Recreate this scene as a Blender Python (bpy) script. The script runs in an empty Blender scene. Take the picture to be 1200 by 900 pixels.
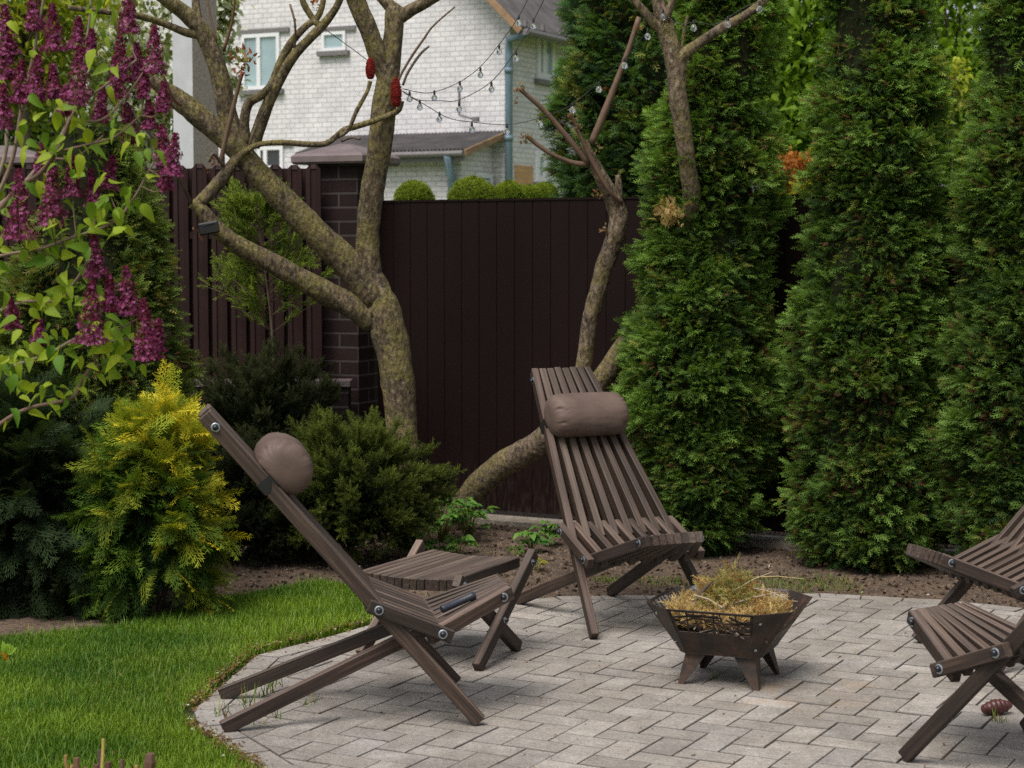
import bpy, math, random
import numpy as np
from mathutils import Vector, noise as mnoise

rng = np.random.default_rng(7)
random.seed(7)
S = bpy.context.scene
COL = S.collection
PI = math.pi

# ------------------------------------------------------------------ camera model (photo pixels 1200 x 900)
F, PITCH, CAMH = 2200.0, 0.0715, 1.557
CP, SP = math.cos(PITCH), math.sin(PITCH)

def pt(px, py, Y):
    X, v = (px - 600) / F, (450 - py) / F
    t = Y / (CP + v * SP)
    return np.array([X * t, Y, CAMH + t * (-SP + v * CP)])

def gr(px, py, z=0.0):
    X, v = (px - 600) / F, (450 - py) / F
    t = (CAMH - z) / (SP - v * CP)
    return np.array([X * t, t * (CP + v * SP), z])

def N3(v):
    v = np.asarray(v, float)
    return v / max(1e-9, np.linalg.norm(v))

# ------------------------------------------------------------------ object helpers
def tag(o, label=None, cat=None, group=None, kind=None):
    if label: o['label'] = label
    if cat: o['category'] = cat
    if group: o['group'] = group
    if kind: o['kind'] = kind
    return o

def thing(name, label, cat, loc=(0, 0, 0), rz=0.0, group=None):
    o = bpy.data.objects.new(name, None)
    o.empty_display_size = .1
    COL.objects.link(o)
    o.location = loc
    o.rotation_euler = (0, 0, rz)
    return tag(o, label, cat, group)

def link(name, me, mat, parent=None):
    o = bpy.data.objects.new(name, me)
    COL.objects.link(o)
    if mat is not None: me.materials.append(mat)
    if parent is not None:
        o.parent = parent
    return o

def big_mesh(name, V, Q, colors=None, smooth=False):
    """quads only, numpy arrays"""
    me = bpy.data.meshes.new(name)
    nv, nf = len(V), len(Q)
    me.vertices.add(nv)
    me.vertices.foreach_set('co', np.ascontiguousarray(V, np.float32).ravel())
    me.loops.add(nf * 4)
    me.loops.foreach_set('vertex_index', np.ascontiguousarray(Q, np.int32).ravel())
    me.polygons.add(nf)
    me.polygons.foreach_set('loop_start', np.arange(0, nf * 4, 4, dtype=np.int32))
    if smooth:
        me.polygons.foreach_set('use_smooth', np.ones(nf, bool))
    me.update(calc_edges=True)
    if colors is not None:
        a = me.attributes.new('Col', 'FLOAT_COLOR', 'FACE')
        c = np.ones((nf, 4), np.float32)
        c[:, :3] = colors
        a.data.foreach_set('color', c.ravel())
    return me

class MB:
    def __init__(s):
        s.v, s.f, s.c, s.g = [], [], [], []
    def _add(s, vs, fs, col=(1, 1, 1), gc=None):
        b = len(s.v)
        s.v += [tuple(map(float, p)) for p in vs]
        s.f += [tuple(b + i for i in f) for f in fs]
        s.c += [col] * len(fs)
        s.g += gc if gc is not None else [(0, 0, 0)] * len(vs)
    def box(s, lo, hi, col=(1, 1, 1)):
        x0, y0, z0 = lo; x1, y1, z1 = hi
        s._add([(x0, y0, z0), (x1, y0, z0), (x1, y1, z0), (x0, y1, z0), (x0, y0, z1), (x1, y0, z1), (x1, y1, z1), (x0, y1, z1)],
               [(0, 3, 2, 1), (4, 5, 6, 7), (0, 1, 5, 4), (1, 2, 6, 5), (2, 3, 7, 6), (3, 0, 4, 7)], col)
    def bar(s, p0, p1, w, h, up=(0, 0, 1), ch=.003, col=(1, 1, 1)):
        """chamfered bar, w across, h along 'up'"""
        p0, p1 = np.asarray(p0, float), np.asarray(p1, float)
        d = N3(p1 - p0); L = np.linalg.norm(p1 - p0)
        x = N3(np.cross(d, up)); u = np.cross(x, d)
        a, b = w / 2, h / 2
        prof = [(-a + ch, -b), (a - ch, -b), (a, -b + ch), (a, b - ch), (a - ch, b), (-a + ch, b), (-a, b - ch), (-a, -b + ch)]
        off = random.random() * 50
        vs, gc = [], []
        for t, k in ((0, .8 if ch else 1), (min(.3 * ch / max(L, 1e-6) * 3, .1), 1), (1 - min(.3 * ch / max(L, 1e-6) * 3, .1), 1), (1, .8 if ch else 1)):
            kk = 1 - (1 - k) * min(1, ch / .003) * .35
            for (q, r) in prof:
                vs.append(p0 + d * L * t + x * q * kk + u * r * kk)
                gc.append((off + L * t, off + q, off * 1.3 + r))
        fs = [tuple(reversed(range(8))), tuple(range(24, 32))]
        for k in range(3):
            for i in range(8):
                j = (i + 1) % 8
                fs.append((k * 8 + i, k * 8 + j, k * 8 + 8 + j, k * 8 + 8 + i))
        s._add(vs, fs, col, gc)
    def tube(s, pts, rad, n=8, col=(1, 1, 1), cap=True, lump=0.0):
        pts = [np.asarray(p, float) for p in pts]
        m = len(pts)
        if np.isscalar(rad): rad = [rad] * m
        d0 = N3(pts[1] - pts[0])
        ref = np.array([0, 0, 1.]) if abs(d0[2]) < .9 else np.array([1., 0, 0])
        x = N3(np.cross(d0, ref))
        vs, gc = [], []
        L = 0
        ph = random.random() * 20
        for i, p in enumerate(pts):
            d = N3(pts[min(i + 1, m - 1)] - pts[max(i - 1, 0)])
            x = N3(x - d * np.dot(x, d)); y = np.cross(d, x)
            if i: L += np.linalg.norm(p - pts[i - 1])
            for k in range(n):
                a = 2 * PI * k / n
                r = rad[i]
                q = x * math.cos(a) + y * math.sin(a)
                if lump:
                    r *= 1 + lump * mnoise.noise(Vector((p + q * rad[i]) * 9 + ph)) + lump * .6 * mnoise.noise(Vector((p + q * rad[i]) * 28))
                vs.append(p + q * r)
                gc.append((L, a, ph))
        fs = []
        for i in range(m - 1):
            for k in range(n):
                j = (k + 1) % n
                fs.append((i * n + k, i * n + j, i * n + n + j, i * n + n + k))
        if cap:
            fs.append(tuple(reversed(range(n)))); fs.append(tuple(range((m - 1) * n, m * n)))
        s._add(vs, fs, col, gc)
    def lathe(s, c, axis, prof, n=16, col=(1, 1, 1)):
        """prof list of (r, t) along axis from c"""
        ax = N3(axis); ref = np.array([0, 0, 1.]) if abs(ax[2]) < .9 else np.array([1., 0, 0])
        x = N3(np.cross(ax, ref)); y = np.cross(ax, x)
        vs = []
        for (r, t) in prof:
            for k in range(n):
                a = 2 * PI * k / n
                vs.append(np.asarray(c) + ax * t + (x * math.cos(a) + y * math.sin(a)) * r)
        fs = []
        for i in range(len(prof) - 1):
            for k in range(n):
                j = (k + 1) % n
                fs.append((i * n + k, i * n + j, i * n + n + j, i * n + n + k))
        fs.append(tuple(reversed(range(n)))); fs.append(tuple(range((len(prof) - 1) * n, len(prof) * n)))
        s._add(vs, fs, col)
    def poly(s, pts, col=(1, 1, 1)):
        s._add(pts, [tuple(range(len(pts)))], col)
    def plate(s, quad, th, col=(1, 1, 1)):
        """solid plate from a planar polygon, thickened along -normal"""
        q = [np.asarray(p, float) for p in quad]; n = len(q)
        nr = N3(np.cross(q[1] - q[0], q[2] - q[0])) * th
        vs = q + [p - nr for p in q]
        fs = [tuple(range(n)), tuple(reversed(range(n, 2 * n)))]
        for i in range(n):
            j = (i + 1) % n
            fs.append((j, i, n + i, n + j))
        s._add(vs, fs, col)
    def build(s, name, mat, parent=None, smooth=False):
        me = bpy.data.meshes.new(name)
        me.from_pydata(s.v, [], s.f)
        a = me.attributes.new('Col', 'FLOAT_COLOR', 'FACE')
        c = np.ones((len(s.f), 4), np.float32); c[:, :3] = np.array(s.c, np.float32).reshape(-1, 3)
        a.data.foreach_set('color', c.ravel())
        g = me.attributes.new('gc', 'FLOAT_VECTOR', 'POINT')
        g.data.foreach_set('vector', np.array(s.g, np.float32).ravel())
        if smooth: me.polygons.foreach_set('use_smooth', np.ones(len(s.f), bool))
        me.update()
        return link(name, me, mat, parent)

def spline(P, n=6):
    """catmull-rom on rows of P (any dim)"""
    P = np.asarray(P, float)
    if len(P) < 3:
        return np.array([P[0] + (P[-1] - P[0]) * t for t in np.linspace(0, 1, n + 1)])
    Q = np.vstack([2 * P[0] - P[1], P, 2 * P[-1] - P[-2]])
    out = []
    for i in range(1, len(Q) - 2):
        for t in np.linspace(0, 1, n, endpoint=False):
            a, b, c, d = Q[i - 1], Q[i], Q[i + 1], Q[i + 2]
            out.append(.5 * (2 * b + (c - a) * t + (2 * a - 5 * b + 4 * c - d) * t * t + (3 * b - a - 3 * c + d) * t ** 3))
    out.append(P[-1])
    return np.array(out)

# ------------------------------------------------------------------ materials
class NT:
    def __init__(s, name):
        s.m = bpy.data.materials.new(name); s.m.use_nodes = True
        s.t = s.m.node_tree; s.n = s.t.nodes; s.b = s.n['Principled BSDF']
    def node(s, typ, **kw):
        n = s.n.new(typ)
        for k, v in kw.items():
            if k in n.inputs: n.inputs[k].default_value = v
            else: setattr(n, k, v)
        return n
    def l(s, a, b): s.t.links.new(a, b)
    def noise(s, scale, vec=None, detail=4, rough=.55):
        n = s.node('ShaderNodeTexNoise'); n.inputs['Scale'].default_value = scale; n.inputs['Detail'].default_value = detail; n.inputs['Roughness'].default_value = rough
        if vec is not None: s.l(vec, n.inputs['Vector'])
        return n.outputs['Fac']
    def ramp(s, fac, stops):
        r = s.node('ShaderNodeValToRGB'); e = r.color_ramp.elements
        while len(e) > 1: e.remove(e[-1])
        e[0].position, e[0].color = stops[0][0], (*stops[0][1], 1)
        for p, c in stops[1:]:
            x = e.new(p); x.color = (*c, 1)
        s.l(fac, r.inputs[0]); return r.outputs[0]
    def mix(s, fac, a, b, mode='MIX'):
        n = s.node('ShaderNodeMix', data_type='RGBA', blend_type=mode)
        for v, k in ((fac, 0), (a, 6), (b, 7)):
            if isinstance(v, (int, float)): n.inputs[k].default_value = v
            elif isinstance(v, tuple): n.inputs[k].default_value = (*v, 1)
            else: s.l(v, n.inputs[k])
        return n.outputs[2]
    def math(s, op, a, b=0.0):
        n = s.node('ShaderNodeMath', operation=op)
        for v, k in ((a, 0), (b, 1)):
            if isinstance(v, (int, float)): n.inputs[k].default_value = v
            else: s.l(v, n.inputs[k])
        return n.outputs[0]
    def attr(s, name, out='Color'):
        return s.node('ShaderNodeAttribute', attribute_name=name).outputs[out]
    def obj(s): return s.node('ShaderNodeTexCoord').outputs['Object']
    def geo(s): return s.node('ShaderNodeNewGeometry').outputs['Position']
    def scale(s, vec, sc):
        n = s.node('ShaderNodeVectorMath', operation='MULTIPLY'); s.l(vec, n.inputs[0]); n.inputs[1].default_value = sc; return n.outputs[0]
    def bump(s, h, strength=.3, dist=.01):
        n = s.node('ShaderNodeBump'); n.inputs['Strength'].default_value = strength; n.inputs['Distance'].default_value = dist
        s.l(h, n.inputs['Height']); s.l(n.outputs[0], s.b.inputs['Normal'])
    def color(s, c):
        if isinstance(c, tuple): s.b.inputs['Base Color'].default_value = (*c, 1)
        else: s.l(c, s.b.inputs['Base Color'])
        return s
    def set(s, **kw):
        for k, v in kw.items():
            s.b.inputs[k.replace('_', ' ')].default_value = v
        return s

def m_leaf(name, trans=.3, rough=.55, spec=.35, mul=1.0):
    t = NT(name)
    c = t.attr('Col')
    if mul != 1.0: c = t.mix(1.0, c, (mul, mul, mul), 'MULTIPLY')
    t.color(c).set(Roughness=rough)
    t.b.inputs['Specular IOR Level'].default_value = spec
    tr = t.node('ShaderNodeBsdfTranslucent')
    t.l(t.mix(1.0, c, (1.35, 1.3, .6), 'MULTIPLY'), tr.inputs[0])
    mx = t.node('ShaderNodeMixShader'); mx.inputs[0].default_value = trans
    t.l(t.b.outputs[0], mx.inputs[1]); t.l(tr.outputs[0], mx.inputs[2])
    t.l(mx.outputs[0], t.n['Material Output'].inputs[0])
    return t.m

def m_wood():
    t = NT('stained_wood'); g = t.attr('gc', 'Vector')
    n1 = t.noise(1, t.scale(g, (3.5, 90, 90)), 5, .6); n2 = t.noise(2.2, t.scale(g, (1, 3, 3)), 3)
    c = t.ramp(n1, [(.3, (.014, .0095, .0075)), (.5, (.033, .0235, .0185)), (.72, (.072, .053, .043))])
    c = t.mix(.8, c, t.ramp(n2, [(.3, (.55, .53, .51)), (.7, (1.4, 1.35, 1.3))]), 'MULTIPLY')
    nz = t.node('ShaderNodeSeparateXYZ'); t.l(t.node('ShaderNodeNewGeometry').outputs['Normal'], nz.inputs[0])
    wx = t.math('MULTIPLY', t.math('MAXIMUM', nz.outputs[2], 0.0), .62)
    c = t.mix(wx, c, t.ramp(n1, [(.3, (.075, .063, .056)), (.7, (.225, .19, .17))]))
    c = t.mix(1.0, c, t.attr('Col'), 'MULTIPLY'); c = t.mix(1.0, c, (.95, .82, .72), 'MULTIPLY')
    t.color(c).set(Roughness=.62); t.bump(n1, .35, .002); return t.m

def m_bark(name, dark, mid, light, lich=.5, seed=0.0):
    t = NT(name); p = t.geo()
    n1 = t.noise(52, t.scale(p, (1, 1, .5)), 6, .72); n2 = t.noise(6, p, 3); n3 = t.noise(24, p, 4, .7)
    v = t.node('ShaderNodeTexVoronoi'); v.inputs['Scale'].default_value = 46; t.l(t.scale(p, (1, 1, .5)), v.inputs['Vector'])
    c = t.ramp(n1, [(.38, dark), (.50, mid), (.63, light)])
    c = t.mix(1.0, c, t.ramp(t.noise(11, p, 4), [(.35, (.62, .60, .58)), (.65, (1.2, 1.2, 1.2))]), 'MULTIPLY')
    nz = t.node('ShaderNodeSeparateXYZ'); t.l(t.node('ShaderNodeNewGeometry').outputs['Normal'], nz.inputs[0])
    n2 = t.math('ADD', n2, t.math('MULTIPLY', nz.outputs[2], .10))
    mask = t.ramp(t.math('ADD', t.math('MULTIPLY', n2, .55), t.math('MULTIPLY', n3, .45)), [(.50 - .06 * lich, (0, 0, 0)), (.60 - .06 * lich, (1, 1, 1))])
    c = t.mix(t.math('MULTIPLY', mask, .8 * lich + .1), c, t.ramp(t.noise(70, p, 4, .7), [(.36, (.05, .045, .012)), (.5, (.17, .145, .03)), (.62, (.28, .24, .07)), (.72, (.34, .19, .03))]))
    m2 = t.ramp(t.noise(55, p, 2), [(.62, (0, 0, 0)), (.68, (1, 1, 1))])
    c = t.mix(t.math('MULTIPLY', m2, .35), c, (.33, .31, .26))
    t.color(c).set(Roughness=.85); t.bump(t.math('ADD', n1, t.math('MULTIPLY', v.outputs['Distance'], .8)), 1.0, .011); return t.m

def m_plain(name, c, rough=.6, metal=0.0, var=.25, sc=20, bump=0.0, spec=.5):
    t = NT(name); n = t.noise(sc, t.obj(), 5, .6)
    lo = tuple(x * (1 - var) for x in c); hi = tuple(min(1, x * (1 + var)) for x in c)
    t.color(t.ramp(n, [(.3, lo), (.7, hi)])).set(Roughness=rough, Metallic=metal)
    t.b.inputs['Specular IOR Level'].default_value = spec
    if bump: t.bump(n, bump, .004)
    return t.m

def m_paver():
    t = NT('concrete_paver'); p = t.geo()
    n1 = t.noise(75, p, 5, .85); n2 = t.noise(9, p, 6, .72); n3 = t.noise(1.6, p, 4)
    c = t.ramp(n2, [(.3, (.214, .194, .173)), (.55, (.300, .276, .250)), (.75, (.384, .360, .333))])
    c = t.mix(1.0, c, t.ramp(n1, [(.34, (.62, .61, .60)), (.5, (1, 1, 1)), (.66, (1.30, 1.30, 1.30))]), 'MULTIPLY')
    c = t.mix(1.0, c, t.ramp(n3, [(.35, (.82, .8, .77)), (.65, (1.1, 1.1, 1.1))]), 'MULTIPLY')
    c = t.mix(1.0, c, t.attr('Col'), 'MULTIPLY')
    # rust stains beneath the fire pit
    vd = t.node('ShaderNodeVectorMath', operation='DISTANCE'); t.l(t.scale(p, (1, .8, 0)), vd.inputs[0]); vd.inputs[1].default_value = (.98, .8 * 6.6, 0)
    st = t.math('MULTIPLY', t.ramp(vd.outputs['Value'], [(.12, (1, 1, 1)), (.42, (0, 0, 0))]), t.ramp(t.noise(7, p, 3), [(.5, (0, 0, 0)), (.68, (1, 1, 1))]))
    c = t.mix(t.math('MULTIPLY', st, .5), c, (.33, .21, .10))
    sp = t.ramp(t.noise(60, p, 2), [(.70, (0, 0, 0)), (.74, (1, 1, 1))])
    c = t.mix(t.math('MULTIPLY', sp, .45), c, (.09, .08, .065))
    t.color(c).set(Roughness=.82); t.bump(t.math('ADD', n1, t.math('MULTIPLY', n2, .6)), .35, .003); return t.m

def m_soil():
    t = NT('soil'); p = t.geo()
    n1 = t.noise(45, p, 6, .7); n2 = t.noise(5, p, 4); n3 = t.noise(130, p, 2)
    c = t.ramp(n1, [(.3, (.040, .027, .019)), (.5, (.095, .066, .046)), (.72, (.19, .145, .105))])
    c = t.mix(1.0, c, t.ramp(n2, [(.3, (.65, .62, .6)), (.7, (1.25, 1.2, 1.15))]), 'MULTIPLY')
    c = t.mix(t.ramp(n3, [(.67, (0, 0, 0)), (.71, (.6, .6, .6))]), c, (.30, .22, .15))
    c = t.mix(1.0, c, t.attr('Col'), 'MULTIPLY')
    t.color(c).set(Roughness=.95); t.bump(n1, .9, .02); return t.m

def m_brick(name, c1, c2, mortar, bw, bh, ms=.012, bump=.6, var=.2, spec=.3):
    """on walls built with local x along the wall and z up (also y for end faces)"""
    t = NT(name); o = t.obj()
    sx = t.node('ShaderNodeSeparateXYZ'); t.l(o, sx.inputs[0])
    cb = t.node('ShaderNodeCombineXYZ'); t.l(t.math('ADD', sx.outputs[0], sx.outputs[1]), cb.inputs[0]); t.l(sx.outputs[2], cb.inputs[1])
    b = t.node('ShaderNodeTexBrick'); t.l(cb.outputs[0], b.inputs['Vector'])
    b.inputs['Color1'].default_value = (*c1, 1); b.inputs['Color2'].default_value = (*c2, 1); b.inputs['Mortar'].default_value = (*mortar, 1)
    b.inputs['Scale'].default_value = 1; b.inputs['Brick Width'].default_value = bw; b.inputs['Row Height'].default_value = bh
    b.inputs['Mortar Size'].default_value = ms; b.inputs['Mortar Smooth'].default_value = .25
    n = t.noise(2.5, o, 5); n2 = t.noise(40, o, 4)
    c = t.mix(1.0, b.outputs[0], t.ramp(n, [(.3, (1 - var,) * 3), (.7, (1 + var * .4,) * 3)]), 'MULTIPLY')
    c = t.mix(.6, c, t.ramp(n2, [(.3, (.85,) * 3), (.7, (1.1,) * 3)]), 'MULTIPLY')
    t.color(c).set(Roughness=.75); t.b.inputs['Specular IOR Level'].default_value = spec
    t.bump(t.math('SUBTRACT', 1.0, b.outputs['Fac']), bump, .01); return t.m

def m_rust():
    t = NT('rusty_steel'); p = t.obj()
    n1 = t.noise(14, p, 6, .7); n2 = t.noise(60, p, 4, .7)
    c = t.ramp(n1, [(.38, (.020, .0165, .015)), (.56, (.046, .031, .024)), (.76, (.13, .058, .028))])
    sz = t.node('ShaderNodeSeparateXYZ'); t.l(p, sz.inputs[0])
    low = t.ramp(sz.outputs[2], [(.0, (.55, .55, .55)), (.07, (0, 0, 0))])
    c = t.mix(t.math('MULTIPLY', low, n1), c, (.15, .07, .036))
    c = t.mix(.6, c, t.ramp(n2, [(.3, (.6, .6, .6)), (.7, (1.3, 1.2, 1.1))]), 'MULTIPLY')
    t.color(c).set(Roughness=.55, Metallic=.25); t.bump(n2, .25, .002); return t.m

def m_gate():
    t = NT('brown_sheet_metal'); o = t.obj()
    n = t.noise(1.4, t.scale(o, (1, 1, .35)), 5, .6); n2 = t.noise(60, t.scale(o, (1, 1, .2)), 3)
    c = t.ramp(n, [(.3, (.0080, .0038, .0034)), (.7, (.0132, .0068, .0060))])
    sz = t.node('ShaderNodeSeparateXYZ'); t.l(o, sz.inputs[0])
    d = t.math('MULTIPLY', t.ramp(sz.outputs[2], [(.0, (1, 1, 1)), (.40, (0, 0, 0))]), t.ramp(n2, [(.45, (0, 0, 0)), (.75, (1, 1, 1))]))
    c = t.mix(t.math('MULTIPLY', d, .5), c, (.085, .062, .048))
    sp = t.ramp(t.noise(70, o, 1), [(.74, (0, 0, 0)), (.76, (1, 1, 1))])
    c = t.mix(t.math('MULTIPLY', sp, .08), c, (.16, .13, .12))
    t.color(c).set(Roughness=.55); t.b.inputs['Specular IOR Level'].default_value = .12; return t.m

def m_fabric():
    t = NT('waterproof_fabric'); o = t.obj()
    n = t.noise(9, o, 4); w = t.noise(26, o, 3, .6)
    t.color(t.ramp(n, [(.3, (.098, .066, .053)), (.7, (.140, .098, .080))])).set(Roughness=.58)
    t.b.inputs['Specular IOR Level'].default_value = .3
    t.bump(t.noise(420, o, 2), .12, .001); return t.m

def m_glass_pane(name, c, rough=.08):
    t = NT(name); n = t.noise(1.3, t.obj(), 3)
    t.color(t.ramp(n, [(.35, tuple(x * .7 for x in c)), (.65, c)])).set(Roughness=rough); t.b.inputs['Specular IOR Level'].default_value = .9; return t.m

def m_slate():
    t = NT('corrugated_roof'); o = t.obj(); n = t.noise(3, o, 6, .65)
    t.color(t.ramp(n, [(.3, (.055, .050, .050)), (.7, (.13, .12, .12))])).set(Roughness=.85); return t.m

def m_tint(name, rough=.7, spec=.3, metal=0.0, bump=0.0):
    t = NT(name); n = t.noise(30, t.obj(), 5, .65)
    t.color(t.mix(1.0, t.attr('Col'), t.ramp(n, [(.3, (.75,) * 3), (.7, (1.2,) * 3)]), 'MULTIPLY')).set(Roughness=rough, Metallic=metal)
    t.b.inputs['Specular IOR Level'].default_value = spec
    if bump: t.bump(n, bump, .004)
    return t.m

M = dict(
    wood=m_wood(), paver=m_paver(), soil=m_soil(), rust=m_rust(), gate=m_gate(), fabric=m_fabric(), slate=m_slate(),
    bark=m_bark('mossy_bark', (.034, .023, .012), (.105, .075, .040), (.21, .16, .095), .62),
    bark2=m_bark('grey_bark', (.042, .028, .018), (.135, .096, .062), (.25, .19, .13), .5),
    twig=m_tint('young_twig', .65), leafc=m_leaf('conifer_spray', .30, .7, .12), leafb=m_leaf('broad_leaf', .40, .55, .22),
    petal=m_leaf('petal', .25, .6, .2), grass=m_leaf('grass_blade', .32, .5, .3),
    black=m_plain('black_plastic', (.012, .012, .013), .4, 0, .2), bolt=m_plain('bolt_cap', (.012, .015, .022), .28, .1, .2),
    washer=m_plain('zinc_washer', (.42, .46, .5), .35, .9, .15, 60), navy=m_plain('navy_plastic', (.022, .027, .040), .42, 0, .25, 40),
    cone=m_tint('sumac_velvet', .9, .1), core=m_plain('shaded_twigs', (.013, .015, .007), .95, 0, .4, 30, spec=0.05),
    tint=m_tint('mixed', .8, .2), pole=m_plain('pole_concrete', (.46, .47, .50), .85, 0, .1, 4, .3), pole2=m_plain('pole_aggregate', (.22, .195, .17), .9, 0, .35, 60, .6),
    dbrick=m_brick('dark_brick', (.0175, .0100, .0092), (.030, .0175, .0160), (.062, .052, .050), .25, .082, .007, .8, .35, .15),
    wbrick=m_brick('white_brick', (.76, .745, .76), (.67, .655, .675), (.49, .48, .485), .205, .092, .0095, .5, .16),
    tanbrick=m_brick('tan_brick', (.62, .36, .16), (.55, .31, .13), (.42, .30, .2), .205, .092, .0095, .5, .14),
    cap=m_plain('mauve_cap', (.15, .115, .115), .55, 0, .2, 8), white=m_plain('white_frame', (.74, .75, .77), .5, 0, .05), ledge=m_plain('ledge_metal', (.16, .15, .15), .6, 0, .2),
    fascia=m_plain('fascia_wood', (.27, .165, .09), .7, 0, .3, 6), pipe=m_plain('blue_pipe', (.135, .205, .25), .5, 0, .15, 5), pane=m_glass_pane('pane_curtain', (.34, .47, .50)), paneD=m_glass_pane('pane_dark', (.04, .045, .05)),
    picket=m_plain('picket_metal', (.026, .0125, .0118), .5, 0, .25, 3, spec=.2), kerb=m_plain('kerb_concrete', (.24, .205, .165), .9, 0, .35, 25, .5),
    siding=m_plain('grey_siding', (.55, .56, .57), .7, 0, .1), roofg=m_plain('grey_roof', (.17, .17, .19), .7, 0, .2, 9),
)

def glass_bulb():
    t = NT('clear_bulb'); t.color((.9, .93, .96)).set(Roughness=.08)
    t.b.inputs['Transmission Weight'].default_value = .9; t.b.inputs['IOR'].default_value = 1.3; t.b.inputs['Specular IOR Level'].default_value = 1.0
    return t.m
M['bulb'] = glass_bulb()

# ------------------------------------------------------------------ leaf templates: (verts, quads, t per quad)
def quadstrip(segs):
    V, Q, T = [], [], []
    for (a, b, wa, wb, ta, nrm) in segs:
        a, b = np.asarray(a, float), np.asarray(b, float)
        d = N3(b - a); x = N3(np.cross(d, nrm))
        k = len(V)
        V += [a - x * wa, a + x * wa, b + x * wb, b - x * wb]
        Q.append((k, k + 1, k + 2, k + 3)); T.append(ta)
    return np.array(V), np.array(Q), np.array(T)

def spray_template(pairs=5, sub=1, droop=.22, w=.042, seed=0):
    r = random.Random(seed); segs = []; n = (0, 0, 1)
    zz = lambda y: -droop * y * y
    segs.append(((0, 0, 0), (0, .5, zz(.5)), w * .6, w * .8, .2, n)); segs.append(((0, .5, zz(.5)), (0, 1, zz(1)), w, w * .25, .9, n))
    for i in range(pairs):
        for s in (-1, 1):
            y = .08 + (i + (.5 if s > 0 else 0)) * .85 / pairs
            L = .46 * (1 - .72 * y) * r.uniform(.85, 1.15); a = math.radians(r.uniform(38, 55))
            dx, dy = s * math.cos(a) * L, math.sin(a) * L
            b = (dx, y + dy, zz(y) - .18 * L + r.uniform(-.03, .03))
            segs.append(((0, y, zz(y)), b, w, w * .45, .35 + .5 * y, n))
            for k in range(sub):
                f = (k + 1) / (sub + 1) * .9
                m = (dx * f, y + dy * f, zz(y) - .18 * L * f)
                l2 = L * .42
                for s2 in ((-1, 1) if sub > 1 else (1,)):
                    a2 = math.atan2(dy, dx) + s2 * s * -.75
                    segs.append((m, (m[0] + math.cos(a2) * l2, m[1] + math.sin(a2) * l2, m[2] - .05), w * .8, w * .4, .5 + .5 * y, n))
    return quadstrip(segs)

def juniper_template(n=26, seed=1, w=.022):
    r = random.Random(seed); segs = [((0, 0, 0), (0, 1, 0), .016, .01, .1, (0, 0, 1))]
    for i in range(n):
        y = .05 + .95 * i / n; a = r.uniform(0, 2 * PI); L = r.uniform(.2, .34) * (1.1 - .5 * y)
        d = np.array([math.cos(a) * .75, .75, math.sin(a) * .75]); p = np.array([0, y, 0])
        nn = np.array([-math.sin(a), 0, math.cos(a)]) if r.random() < .5 else np.array([math.cos(a), -.7, math.sin(a)])
        segs.append((p, p + N3(d) * L, w, w * .35, .3 + .7 * y, nn))
    return quadstrip(segs)

def leaf_template(fold=.25, curl=.25, wid=.34):
    st = [(0, .02), (.15, .75), (.4, 1.0), (.7, .66), (1.0, .03)]
    V, Q, T = [], [], []
    for y, k in st:
        z = -curl * y * y; x = wid * k
        V += [(-x, y, z + fold * x), (0, y, z), (x, y, z + fold * x)]
    for i in range(len(st) - 1):
        a = i * 3
        Q += [(a, a + 1, a + 4, a + 3), (a + 1, a + 2, a + 5, a + 4)]; T += [.4 + .1 * i, .5 + .1 * i]
    return np.array(V, float), np.array(Q), np.array(T)

def blade_template(bend=.35):
    V, Q = [], []
    for y, w in ((0, .5), (.55, .42), (1, .06)):
        V += [(-w, -bend * y * y, y), (w, -bend * y * y, y)]
    Q = [(0, 1, 3, 2), (2, 3, 5, 4)]
    return np.array(V, float), np.array(Q), np.array([.2, .9])

def floret_template():
    segs = []
    for k in range(4):
        a = k * PI / 2; d = np.array([math.cos(a), math.sin(a), .25])
        segs.append(((0, 0, 0), d, .22, .38, .5 + .2 * (k % 2), (0, 0, 1)))
    segs.append(((0, 0, -.8), (0, 0, .05), .13, .2, .1, (1, 0, 0)))
    return quadstrip(segs)

SPRAY = [spray_template(4, 1, .28, .034, s) for s in (1, 2, 3)]
FERN = [spray_template(6, 2, .35, .015, s) for s in (4, 5, 6)]
JUN = [juniper_template(26, s) for s in (1, 2)]
LEAF = [leaf_template(.4, .3, .30), leaf_template(.7, .55, .27), leaf_template(.25, .8, .31)]
BLADE = [blade_template(.15), blade_template(.55)]
FLORET = [floret_template()]

def frames(D, R):
    """rotation matrices with local y along D, local z near R"""
    D = D / np.linalg.norm(D, axis=1, keepdims=True)
    Z = R - D * (R * D).sum(1, keepdims=True)
    Z = Z / np.maximum(1e-6, np.linalg.norm(Z, axis=1, keepdims=True))
    X = np.cross(D, Z)
    return np.stack([X, D, Z], 2)

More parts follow.
